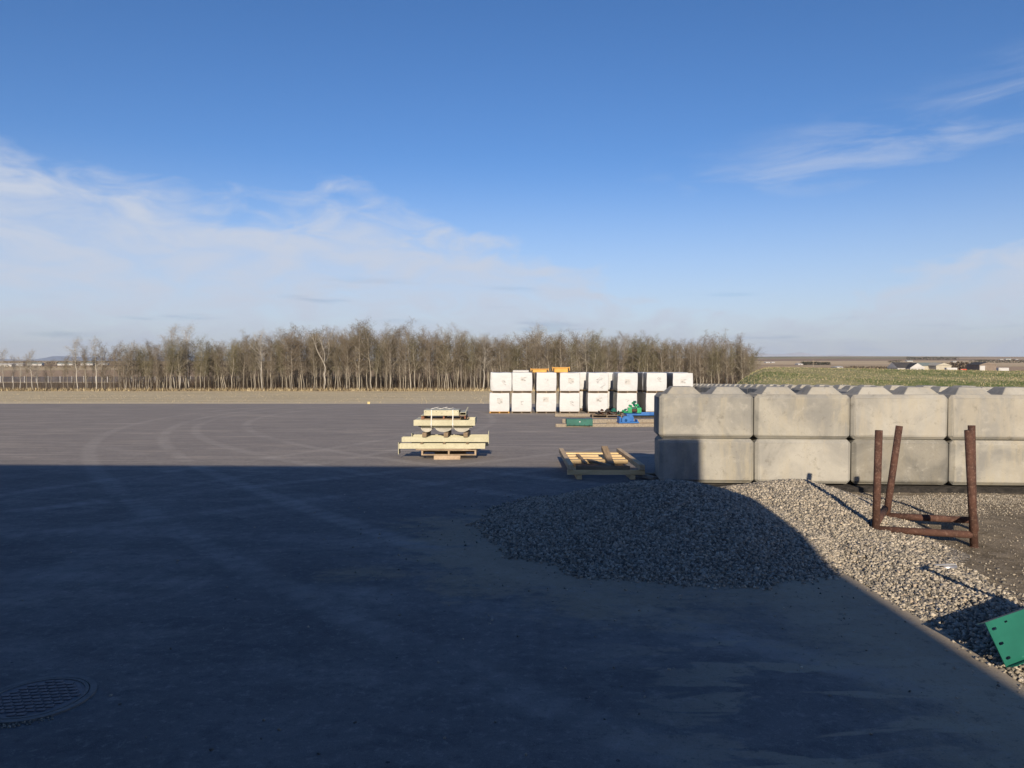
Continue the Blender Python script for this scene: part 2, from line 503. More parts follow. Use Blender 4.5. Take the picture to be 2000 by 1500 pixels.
M['bark'] = bark('aspen_bark', (0.22, 0.20, 0.165), (0.34, 0.31, 0.26), (0.12, 0.105, 0.088))
M['bark_white'] = bark('pale_aspen_bark', (0.34, 0.32, 0.285), (0.45, 0.43, 0.39), (0.21, 0.19, 0.165))
g = G('twigs_brown', 0.95, 0.1).per_object(100)
n1 = g.noise(0.3, 4, 0.6)
c = g.mix(g.step(n1, 0.35, 0.65), (0.125, 0.102, 0.078), (0.212, 0.182, 0.145))
c = g.mix(g.step(g.rand, 0.6, 1.0, 0, 0.5), c, (0.145, 0.132, 0.086))
c = g.mix(g.step(g.rand, 0.3, 0.0, 0, 0.6), c, (0.155, 0.118, 0.085))
M['twig'] = g.col(c)
g = G('twigs_olive', 0.95, 0.1).per_object(100)
n1 = g.noise(0.4, 4, 0.6)
c = g.mix(g.step(n1, 0.35, 0.65), (0.112, 0.102, 0.060), (0.19, 0.175, 0.112))
M['twig_olive'] = g.col(c)
M['twig_pale'] = plain('twigs_pale', (0.22, 0.20, 0.17), (0.36, 0.33, 0.29), 0.4, 0.95, 0.0)
M['brush'] = plain('brush_stems', (0.05, 0.036, 0.026), (0.12, 0.092, 0.065), 0.3, 0.95, 0.0)


# ---- mesh helpers
def new_obj(name, me, m=None, parent=None):
    o = bpy.data.objects.new(name, me)
    C.objects.link(o)
    if m is not None:
        for mm in (m if isinstance(m, (list, tuple)) else [m]):
            me.materials.append(M[mm] if isinstance(mm, str) else mm)
    if parent:
        o.parent = parent
    return o


def tag(o, label=None, cat=None, group=None, kind=None):
    if label: o['label'] = label
    if cat: o['category'] = cat
    if group: o['group'] = group
    if kind: o['kind'] = kind
    return o


def empty(name, loc, rz=0, label=None, cat=None, group=None, rot=None):
    o = bpy.data.objects.new(name, None)
    o.empty_display_size = 0.2
    C.objects.link(o)
    o.location = loc
    o.rotation_euler = rot if rot else (0, 0, rz)
    return tag(o, label, cat, group)


def copy_tree(o, parent=None):
    c = o.copy()
    C.objects.link(c)
    c.parent = parent
    for ch in list(o.children):
        copy_tree(ch, c)
    return c


def bm_box(bm, x0, x1, y0, y1, z0, z1, bev=0.0, mat=None, mi=0):
    r = bmesh.ops.create_cube(bm, size=1)
    vs = r['verts']
    mtx = Matrix.Translation(((x0 + x1) / 2, (y0 + y1) / 2, (z0 + z1) / 2)) @ Matrix.Diagonal((x1 - x0, y1 - y0, z1 - z0, 1))
    bmesh.ops.transform(bm, matrix=mtx, verts=vs)
    fs = list({f for v in vs for f in v.link_faces})
    if bev > 0:
        es = list({e for v in vs for e in v.link_edges})
        rb = bmesh.ops.bevel(bm, geom=es, offset=bev, segments=1, affect='EDGES', profile=0.5)
        vs = list({v for f in rb['faces'] for v in f.verts} | {v for v in vs if v.is_valid})
        fs = list({f for v in vs for f in v.link_faces})
    for f in fs:
        f.material_index = mi
    if mat is not None:
        bmesh.ops.transform(bm, matrix=mat, verts=vs)
    return vs


def bm_done(bm, name):
    me = bpy.data.meshes.new(name)
    bm.normal_update()
    bm.to_mesh(me)
    bm.free()
    return me


def box(name, dims, m, parent=None, bev=0.004, rot=None, loc=None, hides=None):
    """dims x0,x1,y0,y1,z0,z1; with loc/rot the box keeps its own origin"""
    bm = bmesh.new()
    bm_box(bm, *dims, bev=bev)
    o = new_obj(name, bm_done(bm, name), m, parent)
    if loc is not None: o.location = loc
    if rot is not None: o.rotation_euler = rot
    return o


def bar(name, p, q, wdt, hgt, m, parent=None, bev=0.004):
    """a timber or bar of section wdt x hgt from p to q"""
    p, q = Vector(p), Vector(q)
    d = q - p
    ln = d.length
    rot = d.to_track_quat('X', 'Z')
    bm = bmesh.new()
    bm_box(bm, 0, ln, -wdt / 2, wdt / 2, -hgt / 2, hgt / 2, bev=bev)
    o = new_obj(name, bm_done(bm, name), m, parent)
    o.location = p
    o.rotation_mode = 'QUATERNION'
    o.rotation_quaternion = rot
    return o


def tube_bm(bm, pts, radii, seg=12, cap=True):
    rings = []
    n = len(pts)
    for i, p in enumerate(pts):
        p = Vector(p)
        d = (Vector(pts[min(i + 1, n - 1)]) - Vector(pts[max(i - 1, 0)])).normalized()
        a = d.cross(Vector((0, 0, 1)) if abs(d.z) < 0.9 else Vector((0, 1, 0))).normalized()
        b = d.cross(a)
        rings.append([bm.verts.new(p + (a * math.cos(t) + b * math.sin(t)) * radii[i]) for t in [2 * math.pi * k / seg for k in range(seg)]])
    for i in range(n - 1):
        for k in range(seg):
            f = bm.faces.new((rings[i][k], rings[i][(k + 1) % seg], rings[i + 1][(k + 1) % seg], rings[i + 1][k]))
            f.smooth = seg > 5
    if cap:
        bm.faces.new(rings[0]); bm.faces.new(rings[-1][::-1])


def pipe(name, p, q, r, m, parent=None, seg=20, hollow=True):
    bm = bmesh.new()
    p, q = Vector(p), Vector(q)
    d = (q - p).normalized()
    if hollow:      # open pipe ends with wall thickness
        ri = r * 0.86
        tube_bm(bm, [p + d * 0.03, p, p, q, q, q - d * 0.03], [ri, ri, r, r, ri, ri], seg, cap=False)
    else:
        tube_bm(bm, [p, q], [r, r], seg)
    bmesh.ops.recalc_face_normals(bm, faces=bm.faces)
    return new_obj(name, bm_done(bm, name), m, parent)


def grid_mesh(name, xs, ys, zf, m, keep=None):
    xs = np.asarray(xs, float); ys = np.asarray(ys, float)
    XX, YY = np.meshgrid(xs, ys)
    ZZ = zf(XX, YY)
    nx, ny = len(xs), len(ys)
    co = np.stack([XX, YY, ZZ], -1).reshape(-1, 3)
    i = np.arange(ny - 1)[:, None] * nx + np.arange(nx - 1)[None, :]
    f = np.stack([i, i + 1, i + nx + 1, i + nx], -1).reshape(-1, 4)
    if keep is not None:
        cx = co[f].mean(1)
        f = f[keep(cx[:, 0], cx[:, 1])]
        used = np.unique(f)
        remap = np.zeros(len(co), int); remap[used] = np.arange(len(used))
        co, f = co[used], remap[f]
    me = np_mesh(name, co, f)
    me.polygons.foreach_set('use_smooth', np.ones(len(f), bool))
    return new_obj(name, me, m)


def np_mesh(name, co, f, attr=None, mi=None):
    me = bpy.data.meshes.new(name)
    k = f.shape[1]
    me.vertices.add(len(co)); me.vertices.foreach_set('co', co.astype(np.float32).ravel())
    me.loops.add(f.size); me.loops.foreach_set('vertex_index', f.astype(np.int32).ravel())
    me.polygons.add(len(f)); me.polygons.foreach_set('loop_start', np.arange(0, f.size, k, dtype=np.int32))
    me.polygons.foreach_set('loop_total', np.full(len(f), k, np.int32))
    if mi is not None:
        me.polygons.foreach_set('material_index', mi.astype(np.int32))
    me.update(calc_edges=True)
    if attr is not None:
        a = me.attributes.new('tone', 'FLOAT', 'POINT')
        a.data.foreach_set('value', attr.astype(np.float32))
    return me


gzv = np.vectorize(gz, otypes=[float])


def vnoise(x, y, s, seed=0):
    """cheap smooth value noise, numpy"""
    x = np.asarray(x) * s + 31.7 * seed; y = np.asarray(y) * s + 17.3 * seed
    xi, yi = np.floor(x), np.floor(y)
    xf, yf = x - xi, y - yi
    u, v = xf * xf * (3 - 2 * xf), yf * yf * (3 - 2 * yf)
    h = lambda a, b: np.mod(np.sin(a * 127.1 + b * 311.7 + seed * 13.1) * 43758.5453, 1.0)
    return (h(xi, yi) * (1 - u) + h(xi + 1, yi) * u) * (1 - v) + (h(xi, yi + 1) * (1 - u) + h(xi + 1, yi + 1) * u) * v


# ------------------------------------------------------------------ ground, fields, hills
EDGE_X = 3.42       # the asphalt ends here on the right, near the camera
EDGE_Y = 13.04      # and starts again under the block wall
FAR_Y = 64.0


def far_hill(x, y):
    z = gzv(y)
    a = np.clip((x / np.maximum(y, 1) + 0.10) / 0.55, 0, 1)
    a = a * a * (3 - 2 * a)
    t = np.clip((y - 700) / 4300, 0, 1)
    roll = (vnoise(x, y, 1 / 900.0, 3) - 0.5) * 9 * np.clip((y - 500) / 2000, 0, 1)
    return z + a * 31 * t ** 1.5 + roll + np.clip((y - 5200) / 4000, 0, 1) * -30


ys = np.concatenate([np.arange(-60, 70, 2.0), np.arange(70, 200, 5.0), np.arange(200, 600, 20.0), np.arange(600, 2000, 70.0), np.arange(2000, 9200, 250.0)])
xs_n = np.concatenate([-np.geomspace(9000, 20, 34), np.arange(-18, 20, 3.0), np.geomspace(20, 9000, 40)])
g = G('open_land', 0.97, 0.08).world_co()
x_, y_, z_ = g.xyz()
n_s = g.noise(0.22, 9, 0.72, 0.6, (0.25, 1.6, 1))
n_f = g.noise(2.6, 6, 0.7, 0.3, (0.4, 1, 1))
n_b = g.noise(0.03, 5, 0.6)
dry = g.mix(g.step(n_s, 0.32, 0.68), (0.40, 0.335, 0.21), (0.56, 0.475, 0.315))
dry = g.mix(g.step(n_f, 0.45, 0.7, 0, 0.5), dry, (0.66, 0.57, 0.41))
dry = g.mix(g.step(n_b, 0.5, 0.75, 0, 0.3), dry, (0.27, 0.24, 0.15))
rim = g.step(g.math('ADD', y_, g.math('MULTIPLY', n_s, 6)), 74, 68, 0, 0.75)
dry = g.mix(rim, dry, (0.50, 0.435, 0.32))
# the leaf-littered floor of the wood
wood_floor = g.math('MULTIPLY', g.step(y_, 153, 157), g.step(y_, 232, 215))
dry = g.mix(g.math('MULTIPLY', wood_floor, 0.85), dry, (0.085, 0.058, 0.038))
# field strips far out
m_ = g.n.new('ShaderNodeMapping'); g.l.new(g.out, m_.inputs[0])
m_.inputs['Scale'].default_value = (0.0007, 0.0034, 0); m_.inputs['Rotation'].default_value = (0, 0, 0.05)
vo = g.n.new('ShaderNodeTexVoronoi'); vo.distance = 'CHEBYCHEV'; vo.inputs['Scale'].default_value = 1.0
g.l.new(m_.outputs[0], vo.inputs['Vector'])
sv = g.n.new('ShaderNodeSeparateColor'); g.l.new(vo.outputs['Color'], sv.inputs[0])
fld = g.mix(g.step(sv.outputs[0], 0.20, 0.30), (0.24, 0.17, 0.12), (0.38, 0.28, 0.19))
fld = g.mix(g.step(sv.outputs[0], 0.48, 0.56), fld, (0.50, 0.40, 0.25))
fld = g.mix(g.step(sv.outputs[1], 0.78, 0.82), fld, (0.13, 0.135, 0.06))
yy = g.math('ADD', g.math('ADD', y_, g.math('MULTIPLY', x_, 0.12)), g.math('MULTIPLY', n_b, 260))
gold = g.math('MULTIPLY', g.step(yy, 1180, 1230), g.step(yy, 2500, 2440))
fld = g.mix(g.math('MULTIPLY', gold, 0.85), fld, (0.56, 0.44, 0.28))
gold2 = g.math('MULTIPLY', g.step(yy, 3300, 3340), g.step(yy, 3900, 3860))
fld = g.mix(g.math('MULTIPLY', gold2, 0.6), fld, (0.50, 0.38, 0.25))
fld = g.mix(g.step(n_s, 0.4, 0.7, 0, 0.25), fld, (0.18, 0.13, 0.09))
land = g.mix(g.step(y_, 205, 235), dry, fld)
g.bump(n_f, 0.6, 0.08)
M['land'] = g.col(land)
terrain = grid_mesh('ground', xs_n, ys, lambda x, y: far_hill(x, y) - np.where((y < 66) & (y > -70), 0.16, 0.0), 'land')
tag(terrain, kind='structure')


def wob(y, s=1.0, seed=2):
    return (vnoise(np.asarray(y) * 1.0, np.zeros_like(np.asarray(y, float)), s, seed) - 0.5)


def asphalt_z(x, y):
    return gzv(y) + (vnoise(x, y, 0.25, 5) - 0.5) * 0.014 * np.clip((10 - y) / 3 + 1, 0, 1)


# near sheet and the sheet under the block wall, one asphalt yard
axs = np.concatenate([np.arange(-150, -20, 8.0), np.arange(-20, 3.4, 1.3), [EDGE_X]])
ays = np.concatenate([np.arange(-30, 13.2, 0.6), np.arange(14, FAR_Y + 0.1, 1.0)])
XX = np.concatenate([axs, np.arange(4.6, 34, 1.4)])
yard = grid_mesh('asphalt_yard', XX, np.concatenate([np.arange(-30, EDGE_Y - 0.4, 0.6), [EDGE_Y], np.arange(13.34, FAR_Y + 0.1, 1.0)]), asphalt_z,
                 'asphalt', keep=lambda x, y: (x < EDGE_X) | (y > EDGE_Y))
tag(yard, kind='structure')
# wobble the two near borders so that the asphalt does not end in a ruler line, and give the edge its thickness
me = yard.data
for v in me.vertices:
    if abs(v.co.y - EDGE_Y) < 1e-3 and v.co.x > EDGE_X - 0.01:
        v.co.y += 0.10 - math.tan(R(3.2)) * (v.co.x - 2.63)
    if abs(v.co.x - EDGE_X) < 1e-3 and v.co.y < EDGE_Y - 0.1:
        v.co.x += float(wob(v.co.y, 1.7)) * 0.22
bm = bmesh.new(); bm.from_mesh(me)
be = [e for e in bm.edges if e.is_boundary and all((abs(v.co.y - EDGE_Y - 0.10 + math.tan(R(3.2)) * (v.co.x - 2.63)) < 1e-3 and v.co.x > EDGE_X - 0.3) for v in e.verts)]
r_ = bmesh.ops.extrude_edge_only(bm, edges=be)
for v in [q for q in r_['geom'] if isinstance(q, bmesh.types.BMVert)]:
    v.co.z -= 0.16; v.co.y -= 0.05
for f in [q for q in r_['geom'] if isinstance(q, bmesh.types.BMFace)]:
    f.material_index = 1
for f in bm.faces:
    c_ = f.calc_center_median()
    if c_.x > EDGE_X and c_.y < 13.4: f.material_index = 1
bm.to_mesh(me); bm.free()
me.materials.append(M['asphalt_edge'])


# --- heaps of crushed stone
def sm(v, a, b):
    t = np.clip((v - a) / (b - a), 0, 1)
    return t * t * (3 - 2 * t)


def heap_main(x, y):
    dx = (x - 2.25); dy = (y - 10.0)
    r = np.sqrt((dx / np.where(dx < 0, 2.62, 1.98)) ** 2 + (dy / np.where(dy < 0, 2.66, 2.3)) ** 2)
    r = r + (vnoise(x, y, 0.9, 8) - 0.5) * 0.17
    h = 0.575 * (1.02 - (r * r + 0.012) ** 0.55)
    return np.where(h > 0, h, h * 0.6) + (vnoise(x, y, 3.0, 4) - 0.5) * 0.03


def heap_lit(x, y):
    dx = (x - 4.45); dy = (y - 11.45)
    r = np.sqrt((dx / np.where(dx < 0, 1.7, 1.15)) ** 2 + (dy / np.where(dy < 0, 3.1, 1.35)) ** 2)
    r = r + (vnoise(x, y, 1.1, 9) - 0.5) * 0.14
    h = 0.40 * (1.02 - np.sqrt(r * r + 0.03))
    return h + (vnoise(x, y, 3.0, 6) - 0.5) * 0.025


def dirt_z(x, y):
    z = -0.035 + (vnoise(x, y, 0.8, 1) - 0.5) * 0.05 + (vnoise(x, y, 3.5, 2) - 0.5) * 0.022
    z = z - 0.06 * sm(y, 11.4, 12.5)
    ridge = 0.085 * np.exp(-((x - 4.15) / 0.5) ** 2) * sm(y, 1.0, 4.0) * (1 - sm(y, 8.5, 10.5))
    z = z + ridge
    lo = -0.03
    return lo + (z - lo) * sm(x, EDGE_X - 0.05, EDGE_X + 0.35) + 0.022 * np.exp(-((x - EDGE_X) / 0.12) ** 2)


def surf_z(x, y):
    base = np.where(x > EDGE_X, dirt_z(x, y), 0.0)
    return np.maximum(base, np.maximum(heap_main(x, y), heap_lit(x, y)))


dirt = grid_mesh('dirt_ground', np.concatenate([np.arange(3.15, 9, 0.09), np.arange(9, 40, 1.0)]), np.concatenate([np.arange(-20, 2, 1.0), np.arange(2, 13.2, 0.09)]), dirt_z, 'dirt')
tag(dirt, kind='structure')

# stone prototypes: irregular 8 corner lumps
cube = np.array([[x, y, z] for x in (-1, 1) for y in (-1, 1) for z in (-1, 1)], float)
tri = np.array([[0, 1, 3], [0, 3, 2], [4, 6, 7], [4, 7, 5], [0, 4, 5], [0, 5, 1], [2, 3, 7], [2, 7, 6], [0, 2, 6], [0, 6, 4], [1, 5, 7], [1, 7, 3]])


def rand_rot(n):
    q = npr.normal(size=(n, 4)); q /= np.linalg.norm(q, axis=1, keepdims=True)
    w_, x, y, z = q.T
    return np.stack([1 - 2 * (y * y + z * z), 2 * (x * y - z * w_), 2 * (x * z + y * w_), 2 * (x * y + z * w_), 1 - 2 * (x * x + z * z), 2 * (y * z - x * w_),
                     2 * (x * z - y * w_), 2 * (y * z + x * w_), 1 - 2 * (x * x + y * y)], -1).reshape(n, 3, 3)


def stones(pos, rad, flat=0.62):
    n = len(pos)
    v = cube[None] * (0.62 + 0.42 * npr.rand(n, 8, 3))
    v = v * np.stack([0.75 + 0.55 * npr.rand(n), 0.55 + 0.35 * npr.rand(n), flat * (0.6 + 0.5 * npr.rand(n))], -1)[:, None, :]
    v = np.einsum('nij,nkj->nki', rand_rot(n), v) * rad[:, None, None]
    v = v + pos[:, None, :]
    f = tri[None] + (np.arange(n) * 8)[:, None, None]
    return v.reshape(-1, 3), f.reshape(-1, 3)


def stone_object(name, base_mesh_parts, pos, rad, label, cat):
    co, f = stones(pos, rad)
    tone = np.repeat(npr.rand(len(pos)), 8)
    mi = np.zeros(len(f), int)
    if base_mesh_parts is not None:
        bc, bf = base_mesh_parts
        f = np.concatenate([bf + len(co), f]) if False else np.concatenate([f, bf + len(co)])
        mi = np.concatenate([mi, np.ones(len(bf), int)])
        tone = np.concatenate([tone, np.full(len(bc), 0.3)])
        co = np.concatenate([co, bc])
    o = new_obj(name, np_mesh(name, co, f, tone, mi), ['stone', 'fines'])
    return tag(o, label, cat, None, 'stuff')


def heap_base(hf, x0, x1, y0, y1, other, st=0.07):
    xs = np.arange(x0, x1, st); ys = np.arange(y0, y1, st)
    XX, YY = np.meshgrid(xs, ys)
    H = hf(XX, YY); O = other(XX, YY)
    co = np.stack([XX, YY, np.maximum(H, -0.06)], -1).reshape(-1, 3)
    nx = len(xs)
    i = np.arange(len(ys) - 1)[:, None] * nx + np.arange(nx - 1)[None, :]
    f = np.stack([i, i + 1, i + nx + 1, i + nx], -1).reshape(-1, 4)
    Hc = H.reshape(-1)[f].mean(1); Oc = O.reshape(-1)[f].mean(1)
    f = f[(Hc > -0.04) & (Hc > Oc - 0.03)]
    f3 = np.concatenate([f[:, [0, 1, 2]], f[:, [0, 2, 3]]])
    return co, f3


def scatter(n, x0, x1, y0, y1, pf):
    x = npr.uniform(x0, x1, n); y = npr.uniform(y0, y1, n)
    k = npr.rand(n) < pf(x, y)
    return x[k], y[k]


def rads(n, lo=0.007, hi=0.026):
    return lo + (hi - lo) * npr.rand(n) ** 2.1


x, y = scatter(125000, -1.2, 5.0, 6.8, 12.9, lambda x, y: np.where(heap_main(x, y) > heap_lit(x, y), sm(heap_main(x, y) + (vnoise(x, y, 4, 3) - .5) * .05, -0.035, 0.045), 0.0))
z = np.maximum(heap_main(x, y), np.where(x > EDGE_X, dirt_z(x, y), 0.0)) + 0.004
o = stone_object('gravel_heap', heap_base(heap_main, -1.4, 5.2, 6.6, 12.85, heap_lit), np.stack([x, y, z], -1), rads(len(x)),
                 'wide low heap of grey crushed stone lying in the building shadow', 'gravel')


def lit_p(x, y):
    hl = heap_lit(x, y)
    p = np.where(hl >= heap_main(x, y), sm(hl + (vnoise(x, y, 4, 3) - .5) * .05, -0.03, 0.04), 0.0)
    band = (1 - sm(np.abs(x - 3.95 - 0.05 * (y - 6)), 0.45, 0.95)) * (1 - sm(y, 8.6, 10.2)) * sm(x, EDGE_X - 0.02, EDGE_X + 0.18)
    band *= 0.45 + 0.75 * sm(vnoise(x, y, 1.1, 12), 0.25, 0.6)
    back = sm(y, 10.4, 11.2) * (1 - sm(y, 12.5, 12.75)) * sm(x, 5.0, 5.6) * (0.25 + 0.5 * vnoise(x, y, 1.3, 15))
    spread = 0.05 * sm(x, EDGE_X + 0.02, EDGE_X + 0.3)
    ok = heap_main(x, y) < 0.0
    return np.maximum(p, np.where(ok, np.maximum(band, np.maximum(back, spread)), 0.0))


x, y = scatter(170000, 3.38, 9.6, 3.2, 12.85, lit_p)
z = np.maximum(heap_lit(x, y), dirt_z(x, y)) + 0.004
o = stone_object('gravel_heap', heap_base(heap_lit, 2.6, 6.2, 7.8, 12.85, heap_main), np.stack([x, y, z], -1), rads(len(x)) * (1 - 0.5 * sm(x, 4.7, 5.5) * (heap_lit(x, y) < 0)),
                 'sunlit heap and spread of pale crushed stone in front of the block wall', 'gravel')
# strays on the asphalt
x, y = scatter(22000, -3.0, 3.5, 4.0, 13.0, lambda x, y: np.clip(0.16 * np.exp(-np.maximum(-heap_main(x, y), 0) / 0.10) * (heap_main(x, y) < -0.02)
               + 0.045 * np.exp(-np.abs(x - 3.2) / 0.5) + 0.006, 0, 1) * (y > 3))
x2, y2 = scatter(900, -2.5, 1.5, 12.0, 15.0, lambda x, y: 0.25 * np.exp(-((x + 0.2) / 1.0) ** 2 - ((y - 14.1) / 0.5) ** 2) + 0.01)
x3, y3 = scatter(1100, -9, 4, 3.0, 12, lambda x, y: 0.2 + 0 * x)
x = np.concatenate([x, x2, x3]); y = np.concatenate([y, y2, y3])
o = stone_object('loose_gravel', None, np.stack([x, y, gzv(y) + 0.002], -1), rads(len(x), 0.004, 0.015),
                 'loose chips scattered over the dark asphalt round the heap', 'gravel')

# ------------------------------------------------------------------ workshop behind the camera (casts the big shade)
tE = math.tan(R(SUN_EL))
H0 = (15.82 + 0.6) * tE - 0.09
b = empty('workshop', (3.22, -0.6, 0), 0, 'long steel clad workshop whose shade covers the near asphalt', 'building')
bm = bmesh.new()
Wd, Dp, SL = 52.0, 24.0, 0.0133
vs = [bm.verts.new(p) for p in ((0, 0, 0), (-Wd, 0, 0), (-Wd, -Dp, 0), (0, -Dp, 0), (0, 0, H0 - 0.1), (-Wd, 0, H0 + Wd * SL - 0.1), (-Wd, -Dp, H0 + Wd * SL - 0.1), (0, -Dp, H0 - 0.1))]
for q in ((0, 1, 5, 4), (1, 2, 6, 5), (2, 3, 7, 6), (3, 0, 4, 7)):
    bm.faces.new([vs[i] for i in q])
bmesh.ops.recalc_face_normals(bm, faces=bm.faces)
new_obj('wall', bm_done(bm, 'wall'), 'clad', b)
bm = bmesh.new()
vs = [bm.verts.new(p) for p in ((0, 0, H0 - 0.1), (-Wd, 0, H0 + Wd * SL - 0.1), (-Wd, -Dp, H0 + Wd * SL - 0.1), (0, -Dp, H0 - 0.1), (0, 0, H0), (-Wd, 0, H0 + Wd * SL), (-Wd, -Dp, H0 + Wd * SL), (0, -Dp, H0))]
for q in ((0, 1, 5, 4), (1, 2, 6, 5), (2, 3, 7, 6), (3, 0, 4, 7), (4, 5, 6, 7)):
    bm.faces.new([vs[i] for i in q])
bmesh.ops.recalc_face_normals(bm, faces=bm.faces)
new_obj('roof', bm_done(bm, 'roof'), 'clad', b)
for dx in (-5.5, -13, -21):
    box('overhead_door', (dx, dx + 4.2, 0.0, 0.05, 0, 4.3), 'white', b, bev=0.01)

# ------------------------------------------------------------------ concrete block wall
BW, BH = 1.672, 0.792


def block_mesh(seed, L_=BW, Hh=BH, Dd=0.78):
    rr = random.Random(seed)
    bm = bmesh.new()
    c = 0.062
    bm_box(bm, 0.004, L_ - 0.004, 0, Dd, 0.002, Hh - 0.002)
    es = [e for e in bm.edges]
    bmesh.ops.bevel(bm, geom=es, offset=c, segments=1, affect='EDGES')
    es = [e for e in bm.edges if e.calc_length() > 0.2]
    bmesh.ops.bevel(bm, geom=list(bm.edges), offset=0.012, segments=2, affect='EDGES', profile=0.5)
    for v in bm.verts:
        v.co += Vector((rr.uniform(-1, 1), rr.uniform(-1, 1), rr.uniform(-1, 1))) * 0.004
    cs = sorted(bm.verts, key=lambda v: -abs(v.co.x - L_ / 2) - abs(v.co.z - Hh / 2) + rr.uniform(0, 0.12))
    for v in cs[:14]:
        if rr.random() < 0.5: v.co += (Vector((L_ / 2, Dd / 2, Hh / 2)) - v.co).normalized() * rr.uniform(0.004, 0.02)
    for f in bm.faces: f.smooth = False
    return bm_done(bm, 'block')


def knob_mesh(seed=0):
    bm = bmesh.new()
    rr = random.Random(seed)
    a, b_, h = 0.315, 0.30, 0.125
    ta, tb = 0.185, 0.17
    lo = [(-a, -b_), (a, -b_), (a, b_), (-a, b_)]
    hi = [(-ta, -tb), (ta, -tb), (ta, tb), (-ta, tb)]
    v = [bm.verts.new((x, y, -0.01)) for x, y in lo] + [bm.verts.new((x, y, h)) for x, y in hi]
    for q in ((0, 1, 5, 4), (1, 2, 6, 5), (2, 3, 7, 6), (3, 0, 4, 7), (4, 5, 6, 7)):
        bm.faces.new([v[i] for i in q])
    bmesh.ops.bevel(bm, geom=list(bm.edges), offset=0.014, segments=2, affect='EDGES', profile=0.5)
    return bm_done(bm, 'knob')


M['concrete_dark'] = concrete('cast_concrete_dark', (0.115, 0.115, 0.11), (0.215, 0.208, 0.185), (0.20, 0.185, 0.15))
bl_meshes = [block_mesh(i) for i in range(5)]
for i, m_ in enumerate(bl_meshes):
    m_.materials.append(M[('concrete', 'concrete_pale', 'concrete', 'concrete', 'concrete_dark')[i]])
kn_meshes = [knob_mesh(i) for i in range(2)]
for m_ in kn_meshes:
    m_.materials.append(M['concrete_pale'])


def block(loc, rz, label, group, mi, knobs=True):
    t = bpy.data.objects.new('concrete_block', bl_meshes[mi % 4 if mi >= 0 else 4])
    C.objects.link(t)
    t.location = loc
    t.rotation_euler = (0, 0, rz)
    tag(t, label, 'block', group)
    if knobs:
        for q in (0.27, 0.745):
            k = bpy.data.objects.new('knob', kn_meshes[mi % 2])
            C.objects.link(k)
            k.parent = t
            k.location = (BW * q, 0.39, BH)
    return t


WALL_Y = 13.2
WROT = R(-3.2)
wx = at(1290.5, 900, WALL_Y).x
WY0 = WALL_Y + 0.10
up_lab = ['end block of the upper row, left end of the wall, warm grey', 'upper row block with yellowish streaks, beside the end block',
          'upper row block with black scuffs along its lower edge', 'grey upper row block behind the tall right rack post']
lo_lab = ['end block of the lower row, half of it in shade', 'pale lower row block just above the sunlit gravel heap',
          'dark stained lower row block behind the left rack posts', 'lower row block with pale scratches behind the right rack post']
for row, labs in ((0, lo_lab), (1, up_lab)):
    for i in range(6):
        j = rnd.uniform(-0.006, 0.006)
        lab = labs[i] if i < 4 else 'concrete block further along the %s row, past the right edge of view' % ('upper' if row else 'lower')
        q_ = i * (BW + 0.008) + row * (-0.012 - 0.004 * i)
        block((wx + q_ * math.cos(WROT), WY0 + q_ * math.sin(WROT) + j + 0.01 * row, 0.004 + row * (BH + 0.004)), WROT + rnd.uniform(-0.003, 0.003), lab,
              'stacked concrete blocks of the front wall', (-1 if (row, i) == (0, 2) else i + row * 2 + (1 if (row, i) == (1, 2) else 0)), knobs=(row == 1))
# the bin's side wall running away behind it
sx0 = 11.55
ORD = 'first second third fourth fifth sixth seventh eighth ninth tenth eleventh twelfth thirteenth fourteenth fifteenth sixteenth seventeenth eighteenth nineteenth'.split()
for row in (0, 1):
    for i in range(19):
        yy = 17.2 + i * (BW + 0.01)
        t = block((sx0 + rnd.uniform(-0.02, 0.02), yy, gz(yy + 0.8) + row * (BH + 0.004)), math.pi / 2 + rnd.uniform(-0.004, 0.004),
                  '%s block from the near end, %s row of the side wall running away' % (ORD[i], 'upper' if row else 'lower'),
                  'concrete blocks of the receding side wall', i + row, knobs=(row == 1))
        t.rotation_euler.y = 0.03 * 0

# ------------------------------------------------------------------ pallets and wrapped bales


def make_pallet(loc, w_, d_, h_, label, group=None, m='old_wood', rz=0, cat='pallet', nb=6, detail=True):
    t = empty('wooden_pallet', loc, rz, label, cat, group)
    fill_pallet(t, w_, d_, h_, m, nb)
    return t


def fill_pallet(t, w_, d_, h_, m, nb=6, name=('deck_board', 'stringer')):
    bt = 0.018
    bw = d_ / nb * 0.72
    for i in range(nb):
        y0 = i * (d_ - bw) / (nb - 1)
        box(name[0], (-w_ / 2, w_ / 2, y0, y0 + bw, h_ - bt, h_), m, t, 0.003)
    for i in (0, nb // 2, nb - 1):
        y0 = i * (d_ - bw) / (nb - 1)
        box(name[0], (-w_ / 2, w_ / 2, y0, y0 + bw, 0, bt), m, t, 0.003)
    for s in (-1, 0, 1):
        xx = s * (w_ / 2 - 0.022)
        box(name[1], (xx - 0.02, xx + 0.02, 0.004, d_ - 0.004, bt + 0.0005, h_ - bt - 0.0005), m, t, 0.003)


